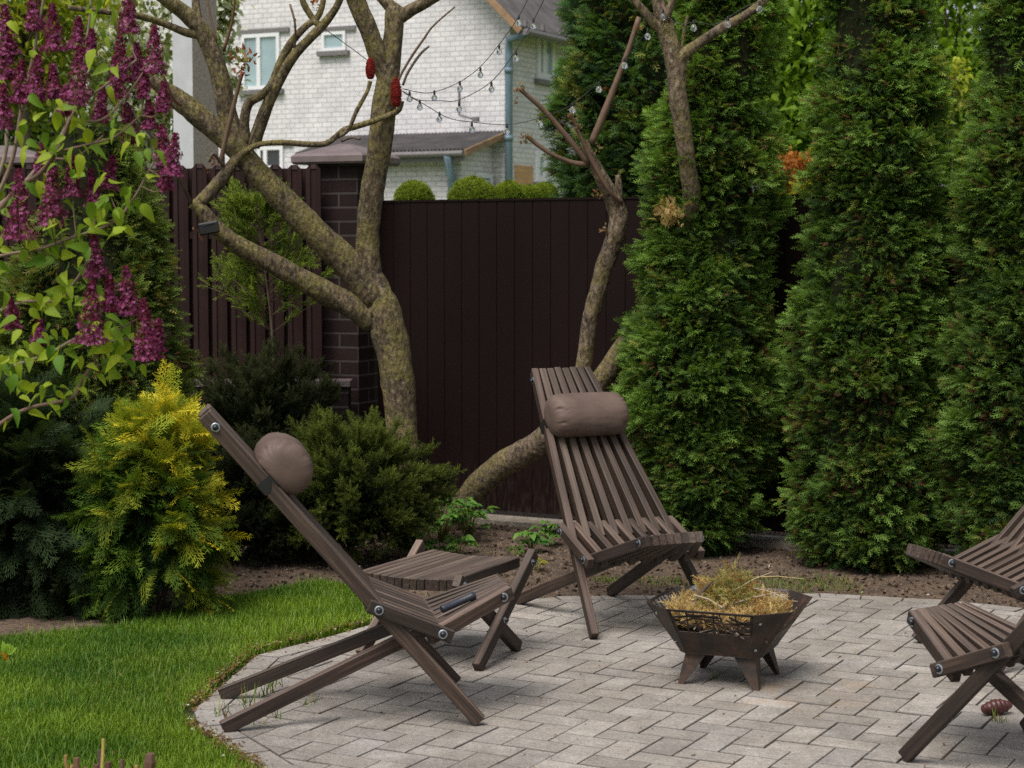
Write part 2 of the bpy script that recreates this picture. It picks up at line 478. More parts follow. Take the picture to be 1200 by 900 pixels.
def scatter(tpls, P, D, R, sc, C, tipgain=.55):
    """P base points, D directions, R plane normals, sc sizes (n,) or (n,3), C base colours"""
    Vs, Qs, Cs = [], [], []; off = 0
    which = rng.integers(0, len(tpls), len(P))
    sc = np.asarray(sc, float)
    if sc.ndim == 1: sc = np.repeat(sc[:, None], 3, 1)
    for k, (V, Q, T) in enumerate(tpls):
        i = np.where(which == k)[0]
        if not len(i): continue
        A = frames(D[i], R[i])
        W = np.einsum('nij,nvj->nvi', A, V[None] * sc[i][:, None, :]) + P[i][:, None, :]
        q = Q[None] + (np.arange(len(i)) * len(V))[:, None, None] + off
        Vs.append(W.reshape(-1, 3)); Qs.append(q.reshape(-1, 4)); off += W.shape[0] * W.shape[1]
        g = (1 - tipgain * .5) + tipgain * T
        Cs.append((C[i][:, None, :] * g[None, :, None]).reshape(-1, 3))
    return np.vstack(Vs), np.vstack(Qs), np.vstack(Cs)

def vnoise(P, f, seed=0.0):
    """cheap smooth noise, about -1..1"""
    x, y, z = (P * f).T
    return (np.sin(x * 1.0 + 1.7 * np.sin(y * .9 + seed) + seed * 3) + np.sin(y * 1.3 + 1.3 * np.sin(z * 1.1 + seed * 2) + 1) + np.sin(z * 1.1 + 1.9 * np.sin(x * .7 - seed) + 2 + seed)) / 3

def lerp(a, b, t): return np.asarray(a)[None] * (1 - t[:, None]) + np.asarray(b)[None] * t[:, None]

def unit_rand(n):
    v = rng.normal(size=(n, 3)); return v / np.linalg.norm(v, axis=1, keepdims=True)

def join(parts):
    Vs, Qs, Cs, o = [], [], [], 0
    for V, Q, C in parts:
        Vs.append(V); Qs.append(Q + o); Cs.append(C); o += len(V)
    return np.vstack(Vs), np.vstack(Qs), np.vstack(Cs)

def column_crown(cx, cy, prof, clumps, per, size, dark, light, seed, tpl=SPRAY, brown=.06, yellow=.1, browncol=(.14, .065, .035), yelcol=(.20, .19, .045), lump=.13, upb=.25, face=(0, -1), csize=.085):
    """prof = [(z, r, dx)] from the ground up; sprays gathered in clumps over the surface"""
    prof = np.array(prof, float)
    z = np.interp(rng.random(clumps), np.linspace(0, 1, 50), np.interp(np.linspace(0, 1, 50), np.linspace(0, 1, len(prof)), prof[:, 0])) if False else rng.uniform(prof[0, 0], prof[-1, 0], clumps * 3)
    r = np.interp(z, prof[:, 0], prof[:, 1])
    keep = rng.random(len(z)) < (r / prof[:, 1].max())
    z, r = z[keep], r[keep]
    a = rng.uniform(0, 2 * PI, len(z))
    fc = np.cos(a) * face[0] + np.sin(a) * face[1]
    k2 = (fc > -.25) | (rng.random(len(z)) < .25)
    z, r, a = z[k2][:clumps], r[k2][:clumps], a[k2][:clumps]
    nrm = np.stack([np.cos(a), np.sin(a), np.zeros_like(a)], 1)
    dx = np.interp(z, prof[:, 0], prof[:, 2])
    C0 = np.stack([cx + dx, np.full_like(z, cy), z], 1) + nrm * r[:, None]
    ln = vnoise(C0, 5.5, seed) + .5 * vnoise(C0, 14, seed + 2)
    C0 = C0 + nrm * (ln * lump * .7 - .055 + rng.normal(0, .014, len(z)))[:, None]
    cb = np.clip(.42 + .20 * ln + rng.normal(0, .22, len(z)), .14, 1)
    isb = (rng.random(len(z)) < brown * (1 + 1.6 * (vnoise(C0, 3.1, seed + 5) > .15)))
    isy = (rng.random(len(z)) < yellow)
    n = len(z) * per
    I = np.repeat(np.arange(len(z)), per)
    tang = np.stack([-np.sin(a), np.cos(a), np.zeros_like(a)], 1)[I]
    up = np.array([0, 0, 1.])
    s1, s2 = rng.normal(0, 1, n), rng.normal(0, 1, n)
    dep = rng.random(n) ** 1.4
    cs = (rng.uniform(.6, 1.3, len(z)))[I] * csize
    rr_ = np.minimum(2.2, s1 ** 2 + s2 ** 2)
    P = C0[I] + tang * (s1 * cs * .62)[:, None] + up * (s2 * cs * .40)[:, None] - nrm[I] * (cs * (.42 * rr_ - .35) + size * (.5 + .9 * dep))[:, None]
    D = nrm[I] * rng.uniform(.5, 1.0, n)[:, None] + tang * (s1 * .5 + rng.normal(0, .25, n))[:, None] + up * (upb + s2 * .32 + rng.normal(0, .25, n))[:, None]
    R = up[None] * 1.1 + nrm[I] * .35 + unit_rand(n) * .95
    t = np.clip(cb[I] + .22 * s2 - .24 * rr_ - .50 * dep + .46 + rng.normal(0, .10, n), 0, 1)  # clump tops brighter, recesses darker: light and shade set in the colour
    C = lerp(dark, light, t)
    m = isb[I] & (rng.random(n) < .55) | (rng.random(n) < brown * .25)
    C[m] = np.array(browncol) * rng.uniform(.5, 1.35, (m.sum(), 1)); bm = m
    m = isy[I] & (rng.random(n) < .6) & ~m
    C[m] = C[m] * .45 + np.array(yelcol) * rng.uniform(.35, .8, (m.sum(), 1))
    C = C * (1 + .45 * np.clip((P[:, 2] - 1.7) / 1.2, 0, 1))[:, None]  # colour brightened with height to offset unlit undersides
    sc = size * rng.uniform(.7, 1.35, n) * np.where(bm, .6, 1)
    return scatter(tpl, P, D, R, sc, C, .9)

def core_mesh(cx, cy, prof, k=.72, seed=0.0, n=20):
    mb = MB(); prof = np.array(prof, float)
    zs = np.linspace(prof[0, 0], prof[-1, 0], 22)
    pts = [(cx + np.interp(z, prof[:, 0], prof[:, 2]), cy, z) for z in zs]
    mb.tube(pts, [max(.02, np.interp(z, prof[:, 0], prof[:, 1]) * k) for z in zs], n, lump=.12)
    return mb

def mound_crown(c, rad, n, size, dark, light, seed, tpl, spread=.55, upb=.35, shell=.35, colfn=None, tips=.55, zmin=.02, outw=1.0, lobes=0):
    """ellipsoid bush: sprays over an uneven ellipsoid volume"""
    c, rad = np.asarray(c, float), np.asarray(rad, float)
    u = unit_rand(n * 2); u = u[(u[:, 2] > -.55) & ((u[:, 1] < .35) | (rng.random(len(u)) < .35))][:n]; n = len(u)
    if lobes:
        LB = unit_rand(lobes * 2); LB = LB[LB[:, 2] > -.35][:lobes]
    ln = vnoise(u * 1.0, 4.2, seed) * .14 + vnoise(u, 10, seed + 1) * .09
    q = rng.random(n) ** .6
    f = (1 - shell * (1 - q)) * (1 + ln)
    P = c + u * rad * f[:, None]
    if lobes:
        J = rng.integers(0, len(LB), n); lr = rng.uniform(.30, .46, len(LB))
        P = c + (LB[J] * rng.uniform(.5, .78, len(LB))[J][:, None] + u * (lr[J] * f)[:, None] * np.array([1.1, 1.1, .75])) * rad
        ln = ln * .5 + .12 * (u[:, 2]) + .10 * LB[J][:, 2]
    ok = P[:, 2] > zmin
    u, P, q, ln = u[ok], P[ok], q[ok], ln[ok]; n = len(u)
    D = u * outw + np.array([0, 0, upb]) + unit_rand(n) * spread
    R = np.array([0, 0, 1.])[None] + unit_rand(n) * .8
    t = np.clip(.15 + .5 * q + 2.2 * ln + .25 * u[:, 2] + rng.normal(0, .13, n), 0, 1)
    C = lerp(dark, light, t)
    if colfn is not None: C = colfn(P, u, q, C)
    return scatter(tpl, P - D / np.linalg.norm(D, axis=1, keepdims=True) * size * .5, D, R, size * rng.uniform(.65, 1.3, n), C, tips)

def crown_obj(name, data, mat, parent=None):
    V, Q, C = data
    return link(name, big_mesh(name, V, Q, C), mat, parent)

def plume_crown(c, rad, npl, per, size, dark, light, tpl, el=(-25, 85), upb=.25, wid=.17, colfn=None, tips=.6, zmin=.0, spread=.4, droop=.0):
    """bush of many feathery side branches: ragged outline, gaps between the plumes"""
    c, rad = np.asarray(c, float), np.asarray(rad, float)
    az = rng.uniform(0, 2 * PI, npl * 2); az = az[(np.sin(az) < .45) | (rng.random(len(az)) < .35)][:npl]; npl = len(az)
    e = np.radians(rng.uniform(el[0], el[1], npl))
    d = np.stack([np.cos(e) * np.cos(az), np.cos(e) * np.sin(az), np.sin(e)], 1)
    L = rng.uniform(.72, 1.10, npl)
    A = c + d * rad * .12; B = c + d * rad * L[:, None]; B[:, 2] -= droop * rng.random(npl) * rad[2]
    B[:, 2] = np.maximum(B[:, 2], zmin + .03)
    I = np.repeat(np.arange(npl), per); n = len(I)
    f = rng.random(n) ** .6 * .8 + .2
    ax = B - A; ax /= np.linalg.norm(ax, axis=1, keepdims=True)
    o = rng.normal(0, 1, (n, 3)); o -= ax[I] * (o * ax[I]).sum(1, keepdims=True)
    w = wid * rad.mean() * (1.12 - f)
    P = A[I] + (B - A)[I] * f[:, None] + o * w[:, None] * .6
    ok = P[:, 2] > zmin
    D = ax[I] * .9 + o * .35 + np.array([0, 0, upb]) + unit_rand(n) * spread
    R = np.array([0, 0, 1.])[None] + unit_rand(n) * .8
    br = rng.normal(0, .12, npl)
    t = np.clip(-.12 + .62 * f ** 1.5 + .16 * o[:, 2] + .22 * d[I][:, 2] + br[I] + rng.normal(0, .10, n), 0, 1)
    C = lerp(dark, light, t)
    if colfn is not None: C = colfn(P, d[I], f, C)
    P, D, R, C = P[ok], D[ok], R[ok], C[ok]
    return scatter(tpl, P - D / np.linalg.norm(D, axis=1, keepdims=True) * size * .3, D, R, size * rng.uniform(.65, 1.3, len(P)), C, tips)

# ================================================================== SETTING
EYE = np.array([0, 0, CAMH])

def hull(P):
    P = sorted(map(tuple, P))
    def half(P):
        h = []
        for p in P:
            while len(h) > 1 and (h[-1][0] - h[-2][0]) * (p[1] - h[-2][1]) - (h[-1][1] - h[-2][1]) * (p[0] - h[-2][0]) <= 0: h.pop()
            h.append(p)
        return h
    a, b = half(P), half(P[::-1])
    return a[:-1] + b[:-1]          # counter-clockwise

def inside(poly, X, Y, inset=0.0):
    ok = np.ones(np.shape(X), bool)
    for i in range(len(poly)):
        a, b = np.array(poly[i]), np.array(poly[(i + 1) % len(poly)])
        d = (b - a) / np.linalg.norm(b - a)
        ok &= (d[0] * (Y - a[1]) - d[1] * (X - a[0])) >= inset
    return ok

def clip(poly, conv):
    out = list(poly)
    for i in range(len(conv)):
        a, b = np.array(conv[i]), np.array(conv[(i + 1) % len(conv)]); d = b - a
        sd = lambda p: d[0] * (p[1] - a[1]) - d[1] * (p[0] - a[0])
        src, out = out, []
        for k in range(len(src)):
            p, q = src[k], src[(k + 1) % len(src)]; sp, sq = sd(p), sd(q)
            if sp >= 0: out.append(p)
            if (sp >= 0) != (sq >= 0):
                t = sp / (sp - sq); out.append((p[0] + t * (q[0] - p[0]), p[1] + t * (q[1] - p[1])))
        if len(out) < 3: return []
    return out

def inset_poly(poly, d):
    n = len(poly); out = []
    for i in range(n):
        p0, p1, p2 = np.array(poly[i - 1]), np.array(poly[i]), np.array(poly[(i + 1) % n])
        e1, e2 = p1 - p0, p2 - p1
        if np.linalg.norm(e1) < 1e-5 or np.linalg.norm(e2) < 1e-5: return None
        n1 = np.array([-e1[1], e1[0]]) / np.linalg.norm(e1); n2 = np.array([-e2[1], e2[0]]) / np.linalg.norm(e2)
        m = n1 + n2; m = m / max(.35, np.dot(m, m)) * 2
        out.append(tuple(p1 + m * d))
    return out

def area(poly):
    return .5 * sum(poly[i][0] * poly[(i + 1) % len(poly)][1] - poly[(i + 1) % len(poly)][0] * poly[i][1] for i in range(len(poly)))

PATIO = hull([tuple(gr(*p)[:2]) for p in ((310, 902), (232, 852), (226, 832), (300, 768), (432, 733), (560, 708), (650, 699), (960, 695), (1110, 703), (1200, 713))]
             + [(2.75, 7.5), (2.95, 6.5), (2.75, 5.5), (2.2, 4.7), (1.3, 4.3), (.35, 4.4), (-.28, 4.95)])
LAWN = [tuple(gr(*p)[:2]) for p in ((-120, 765), (0, 747), (130, 734), (195, 722), (255, 702), (370, 681), (425, 688), (440, 728), (300, 764), (224, 830), (230, 852), (312, 905), (345, 960), (-120, 990))]

def in_poly(poly, X, Y):
    X, Y = np.asarray(X), np.asarray(Y); c = np.zeros(X.shape, bool)
    for i in range(len(poly)):
        (x1, y1), (x2, y2) = poly[i - 1], poly[i]
        m = (y1 > Y) != (y2 > Y)
        c ^= m & (X < (x2 - x1) * (Y - y1) / (y2 - y1 + 1e-12) + x1)
    return c

# ---- ground far and near
mb = MB(); mb.poly([(-400, -400, -.065), (400, -400, -.065), (400, 900, -.065), (-400, 900, -.065)])
t = NT('far_grass'); n_ = t.noise(.6, t.obj(), 6)
t.color(t.ramp(n_, [(.3, (.06, .10, .02)), (.7, (.13, .17, .03))])).set(Roughness=.95)
tag(mb.build('ground', t.m), kind='structure')

def soil_h(X, Y):
    P = np.stack([X, Y, np.zeros_like(X)], -1).reshape(-1, 3)
    h = .010 * vnoise(P, 5.0, 1) + .006 * vnoise(P, 17.0, 2) + .004 * vnoise(P, 43.0, 3) + .003 * vnoise(P, 97, 4)
    return h.reshape(X.shape) - .012
gx = np.arange(-3.4, 4.4, .032); gy = np.arange(3.9, 11.9, .032)
GX, GY = np.meshgrid(gx, gy)
Z = soil_h(GX, GY)
Z = np.where(inside(PATIO, GX, GY, .02), -.06, Z)
law = in_poly(LAWN, GX + .05 * np.sin(GY * 9), GY + .05 * np.sin(GX * 11 + 1))
Z = np.where(law, np.minimum(Z, -.012), Z)
V = np.stack([GX, GY, Z], -1).reshape(-1, 3)
nx, ny = len(gx), len(gy)
I = (np.arange(ny - 1)[:, None] * nx + np.arange(nx - 1)[None]).ravel()
Q = np.stack([I, I + 1, I + nx + 1, I + nx], 1)
col = np.ones((len(Q), 3)); col[law.reshape(-1)[I]] = (.45, .9, .25)
fc = V[Q].mean(1)
rear = np.clip((fc[:, 1] - 8.3) / 2.2, 0, 1)
col *= (1.2 - .1 * rear)[:, None]
tag(link('soil', big_mesh('soil', V, Q, col, True), M['soil']), kind='structure')

# ---- paving: herringbone blocks clipped to the patio outline, border course round it
t = NT('joint_sand'); p_ = t.geo(); n1 = t.noise(30, p_, 5, .7); n2 = t.noise(2.2, p_, 3)
c_ = t.ramp(n1, [(.3, (.050, .041, .033)), (.55, (.098, .080, .063)), (.75, (.16, .13, .10))])
c_ = t.mix(t.ramp(n2, [(.48, (0, 0, 0)), (.62, (.75, .75, .75))]), c_, t.ramp(n1, [(.35, (.05, .055, .012)), (.6, (.16, .085, .025)), (.8, (.24, .12, .03))]))
t.color(c_).set(Roughness=.95); t.bump(n1, .8, .006)
mb = MB(); mb.poly([(x, y, -.0055) for x, y in inset_poly(PATIO, .004)])
tag(mb.build('paving_joints', t.m), kind='structure')

def stone(mb, poly, col, j=.0023, bev=.0019):
    """one block: tumbled edges, tiny height and tilt differences"""
    if len(poly) < 3 or area(poly) < .0006: return
    q = []
    for p in poly:
        if not q or np.hypot(p[0] - q[-1][0], p[1] - q[-1][1]) > .004: q.append(p)
    if len(q) > 2 and np.hypot(q[0][0] - q[-1][0], q[0][1] - q[-1][1]) < .004: q.pop()
    if len(q) < 3: return
    a = inset_poly(q, j + random.uniform(-.0004, .0006)); 
    b = inset_poly(q, j + bev) if a else None
    if not a or not b or area(b) < .0003: return
    z = random.gauss(0, .0008); tx, ty = random.gauss(0, .006), random.gauss(0, .006)
    cx, cy = np.mean([p[0] for p in a]), np.mean([p[1] for p in a])
    zz = lambda p: z + (p[0] - cx) * tx + (p[1] - cy) * ty
    n = len(a)
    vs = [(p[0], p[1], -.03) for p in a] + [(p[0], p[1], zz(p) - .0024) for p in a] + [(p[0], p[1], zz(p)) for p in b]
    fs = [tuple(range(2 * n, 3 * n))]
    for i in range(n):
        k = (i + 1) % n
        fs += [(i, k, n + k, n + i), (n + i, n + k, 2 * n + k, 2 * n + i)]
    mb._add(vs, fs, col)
    dk = tuple(x * .48 for x in col); mb.c[-2 * n:] = [dk] * (2 * n)  # sides and bevels darkened for edge dirt and the shade down the joints

BORD = .098
INNER = inset_poly(PATIO, BORD)
yaw, ox, oy, PL, PW = -.4786, .11187, 5.8677, .2, .10957
cu, su = math.cos(yaw), math.sin(yaw)
W2 = lambda u, v: (ox + u * cu - v * su, oy + u * su + v * cu)
def tint():
    k = random.gauss(1, .075); w = random.gauss(0, .009)
    if random.random() < .07: k *= 1.13
    return (k * (1 + w), k, k * (1 - w))
mb = MB()
for k in range(-40, 60):
    for m in range(-20, 30):
        u0, v0 = k * PW + m * (PW - PL), k * PW + m * (PW + PL)
        jx, jy = random.gauss(0, .0006), random.gauss(0, .0006)
        for (a, b, c, d) in ((u0, v0, u0 + PL, v0 + PW), (u0, v0 + PW, u0 + PW, v0 + PW + PL)):
            poly = [W2(a + jx, b + jy), W2(c + jx, b + jy), W2(c + jx, d + jy), W2(a + jx, d + jy)]
            cx = sum(p[0] for p in poly) / 4; cy = sum(p[1] for p in poly) / 4
            if abs(cx - .9) > 2.4 or abs(cy - 6.4) > 2.5: continue
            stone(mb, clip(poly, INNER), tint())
for i in range(len(PATIO)):
    a, b = np.array(PATIO[i]), np.array(PATIO[(i + 1) % len(PATIO)])
    c, d = np.array(INNER[i]), np.array(INNER[(i + 1) % len(PATIO)])
    L = np.linalg.norm(b - a); n = max(1, round(L / .205))
    for k in range(n):
        f, g = k / n, (k + 1) / n
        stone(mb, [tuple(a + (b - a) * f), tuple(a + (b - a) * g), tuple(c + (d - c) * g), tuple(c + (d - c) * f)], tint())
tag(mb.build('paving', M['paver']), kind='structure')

# ---- lawn grass
n = 330000
P = np.stack([rng.uniform(-2.6, -.4, n), rng.uniform(4.6, 8.9, n)], 1)
P = P[in_poly(LAWN, P[:, 0] + rng.normal(0, .02, n), P[:, 1] + rng.normal(0, .035, n))]
bare = .028 + .022 * vnoise(np.column_stack([P, 0 * P[:, 0]]), 14, 5) + rng.normal(0, .008, len(P))
keep = np.ones(len(P), bool)
for thr in np.arange(-.01, .08, .01): keep &= ~((bare > thr) & inside(PATIO, P[:, 0], P[:, 1], -max(0, thr)))
P = P[keep]
vis = np.abs(P[:, 0] / P[:, 1]) < .33
P = P[vis]; n = len(P)
P3 = np.column_stack([P, np.full(n, -.014)])
pn = vnoise(P3, 3.0, 1); pn2 = vnoise(P3, 9.0, 2)
ang = rng.uniform(0, 2 * PI, n)
D = np.stack([np.cos(ang), np.sin(ang), rng.normal(0, .3, n)], 1)
R = np.tile([0, 0, 1.], (n, 1)) + rng.normal(0, .18, (n, 3))
h = rng.uniform(.016, .044, n) * (1 + .25 * pn) * np.where(rng.random(n) < .035, 1.8, 1)
sc = np.column_stack([rng.uniform(.0024, .0042, n), h, h])
near = np.clip((6.9 - P[:, 1]) / 1.6, 0, 1)
tt = np.clip(.33 + .22 * pn + .25 * pn2 + .25 * near + rng.normal(0, .16, n), 0, 1)
C = lerp((.042, .112, .010), (.25, .36, .028), tt)
py_ = vnoise(P3, 2.1, 7); m = rng.random(n) < np.clip(.015 + .10 * py_, .01, .15); C[m] = lerp((.13, .16, .03), (.24, .24, .06), rng.random(m.sum()))
V, Q, C = scatter(BLADE, P3, D, R, sc, C, .8)
tag(link('grass', big_mesh('grass', V, Q, C), M['grass']), 'short bright green lawn grass', None, kind='stuff')

# ---- weeds in joints and thin grass along the rear edge of the paving
pts = []
for (px, py, s, k) in ((292, 826, .022, 16), (312, 812, .03, 24), (265, 838, .02, 12), (322, 803, .02, 10), (300, 845, .02, 8), (1172, 846, .012, 16), (838, 795, .008, 8), (360, 826, .012, 9), (322, 842, .015, 10)):
    c = gr(px, py); pts += [(c[0] + random.gauss(0, s), c[1] + random.gauss(0, s * 1.4), random.uniform(.035, .095) if px < 700 else random.uniform(.02, .05)) for _ in range(k)]
for _ in range(2400):
    px = random.uniform(640, 1240); 
    c = gr(px, random.uniform(676, 694) + max(0, px - 1000) * .07)
    d = vnoise(np.array([c]), 4.5, 3)[0]
    if d > .12: pts.append((c[0], c[1], random.uniform(.012, .045)))
for _ in range(1500):
    c = gr(random.uniform(470, 640), random.uniform(645, 712))
    if not inside(PATIO, c[0], c[1], -.01) and vnoise(np.array([c]), 6, 3)[0] > .0: pts.append((c[0], c[1], random.uniform(.01, .035)))
A = np.array(pts); n = len(A)
P3 = np.column_stack([A[:, :2], np.full(n, -.008)])
ang = rng.uniform(0, 2 * PI, n)
D = np.stack([np.cos(ang), np.sin(ang), rng.normal(0, .5, n)], 1); R = np.tile([0, 0, 1.], (n, 1)) + rng.normal(0, .3, (n, 3))
C = lerp((.07, .15, .015), (.20, .28, .05), rng.random(n)); m = rng.random(n) < .2; C[m] = (.24, .15, .06)
V, Q, C = scatter(BLADE, P3, D, R, np.column_stack([np.full(n, .0042), A[:, 2], A[:, 2]]), C, .6)
tag(link('weeds', big_mesh('weeds', V, Q, C), M['grass']), 'thin weeds growing in the paving joints and soil', None, kind='stuff')

# ---- litter: petals, dry bits, clods
n = 5200
P = np.stack([rng.uniform(-2.2, 3.0, n), rng.uniform(5.4, 10.8, n)], 1)
inl = in_poly(LAWN, P[:, 0], P[:, 1]); inp = inside(PATIO, P[:, 0], P[:, 1], .0)
edge = inside(PATIO, P[:, 0], P[:, 1], -.16) & ~inp
keep = np.where(inl, rng.random(n) < .03, np.where(inp, rng.random(n) < .11, np.where(edge, True, rng.random(n) < .8)))
P = P[keep]; n = len(P)
# extra along the left edge of the paving
ex = []
for _ in range(2100):
    f = random.random(); a, b = random.choice([((300, 766), (432, 731)), ((226, 832), (300, 766)), ((228, 850), (312, 904)), ((432, 731), (600, 704))])
    g = gr(a[0] + (b[0] - a[0]) * f + random.gauss(-4, 5), a[1] + (b[1] - a[1]) * f + random.gauss(-3, 4)); ex.append(g[:2])
P = np.vstack([P, np.array(ex)]); n = len(P)
inp = inside(PATIO, P[:, 0], P[:, 1], .0)
zz = np.where(inp, .003, soil_h(P[:, 0], P[:, 1]) + .004)
inl = in_poly(LAWN, P[:, 0], P[:, 1]); zz = np.where(inl, .012, zz)
ang = rng.uniform(0, 2 * PI, n); D = np.stack([np.cos(ang), np.sin(ang), rng.normal(0, .2, n)], 1)
R = np.tile([0, 0, 1.], (n, 1)) + rng.normal(0, .35, (n, 3))
C = lerp((.10, .055, .03), (.28, .17, .08), rng.random(n)); m = rng.random(n) < .10; C[m] = (.62, .56, .50)
m2 = rng.random(n) < .12; C[m2] = (.30, .22, .05)
s = rng.uniform(.006, .017, n) * np.where(rng.random(n) < .05, 1.8, 1)
V, Q, C = scatter(LEAF, np.column_stack([P, zz]), D, R, s, C, .3)
tag(link('leaf_litter', big_mesh('leaf_litter', V, Q, C), M['leafb']), 'scattered petals and dry leaf bits on the soil', None, kind='stuff')
P = np.stack([rng.uniform(-1.6, 2.9, 9000), rng.uniform(7.4, 10.9, 9000)], 1)
P = P[~inside(PATIO, P[:, 0], P[:, 1], -.03) & ~in_poly(LAWN, P[:, 0], P[:, 1])]; n = len(P)
clod = [(np.array([(-1, -1, -.6), (1, -1, -.6), (1, 1, -.6), (-1, 1, -.6), (-.6, -.6, .6), (.7, -.5, .5), (.5, .7, .7), (-.6, .5, .5)], float),
         np.array([(0, 1, 5, 4), (1, 2, 6, 5), (2, 3, 7, 6), (3, 0, 4, 7), (4, 5, 6, 7)]), np.array([.4, .5, .4, .5, .6]))]
C = lerp((.05, .034, .024), (.17, .125, .09), rng.random(n))
V, Q, C = scatter(clod, np.column_stack([P, soil_h(P[:, 0], P[:, 1])]), unit_rand(n), unit_rand(n), rng.uniform(.003, .011, n) , C, .2)
tag(link('soil_clods', big_mesh('soil_clods', V, Q, C), M['tint']), 'small crumbs of soil on the planting bed', None, kind='stuff')

# ================================================================== CHAIRS
TOP, H1, H2, H3 = (-.0566, 1.012), (.4857, .3895), (.6944, .3044), (.9165, .3953)
PW1, PW3 = .0650, .0368        # slat spacing at the hinge rows and at the tight rows
def ln(a, b, ya, yb, e0=0.0, e1=0.0):
    p, q = np.array([a[0], ya, a[1]]), np.array([b[0], yb, b[1]]); d = (q - p) / np.linalg.norm(q - p)
    return p - d * e0, q + d * e1
def to_ground(p, q, z):
    t_ = (z - p[2]) / (q[2] - p[2]); return p + (q - p) * t_
def wcol():
    k = max(.55, random.gauss(1.02, .22)); return (k * random.gauss(1, .02), k, k * random.gauss(1, .025))
def bolt(parent, c, side, r=.0155):
    mb = MB(); c = np.array(c, float); ax = (0, side, 0)
    mb.lathe(c, ax, [(.0098, .002), (.0105, .006), (.0092, .0115), (.005, .0145), (.0015, .0155)], 12)
    o = mb.build('bolt', M['bolt'], parent, True)
    mb = MB(); mb.lathe(c, ax, [(r, 0), (r, .0022), (r * .85, .0034)], 18); mb.build('washer', M['washer'], o)
def stick_chair(label, loc, rz):
    t = thing('folding_stick_chair', label, 'chair', loc, rz, 'brown slatted garden chairs around the fire pit')
    bk, seat = MB(), MB(); w, h = .0312, .046
    for i in range(8):
        s = i - 3.5
        p, q = ln(TOP, H1, s * PW3, s * PW1)
        if i in (0, 7):
            lg = MB(); p0, q0 = ln(TOP, H1, s * PW3, s * PW1, .012)
            lg.bar(p0, to_ground(p, q, .013), w, h, col=wcol()); lg.build('front_leg', M['wood'], t)
        else:
            p0, q0 = ln(TOP, H1, s * PW3, s * PW1, .012 + random.uniform(-.003, .003), .045); bk.bar(p0, q0, w, h, col=wcol())
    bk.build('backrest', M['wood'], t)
    for j in range(9):
        s = j - 4
        p0, q0 = ln(H1, H2, s * PW1, s * PW1, .035, .035); seat.bar(p0, q0, w, h * .95, col=wcol())
    for i in range(8):
        s = i - 3.5
        if i in (2, 5):
            p, q = ln(H3, H2, s * PW3, s * PW1, .034); lg = MB()
            lg.bar(p, to_ground(p, q, .012), w, h, col=wcol()); lg.build('rear_leg', M['wood'], t)
        else:
            p, q = ln(H3, H2, s * PW3, s * PW1, .034, .05 if i in (0, 7) else .032); seat.bar(p, q, w, h, col=wcol())
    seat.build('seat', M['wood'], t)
    d = np.array([H1[0] - TOP[0], H1[1] - TOP[1]]); d /= np.linalg.norm(d)
    for sd in (-1, 1):
        bolt(t, (TOP[0] + d[0] * .04, sd * (.133 + .0162), TOP[1] + d[1] * .04), sd)
        bolt(t, (H1[0], sd * (PW1 * 4 + .0158), H1[1]), sd); bolt(t, (H2[0], sd * (PW1 * 4 + .0158), H2[1]), sd); bolt(t, (H3[0], sd * (PW3 * 3.5 + .0160), H3[1]), sd)
    return t
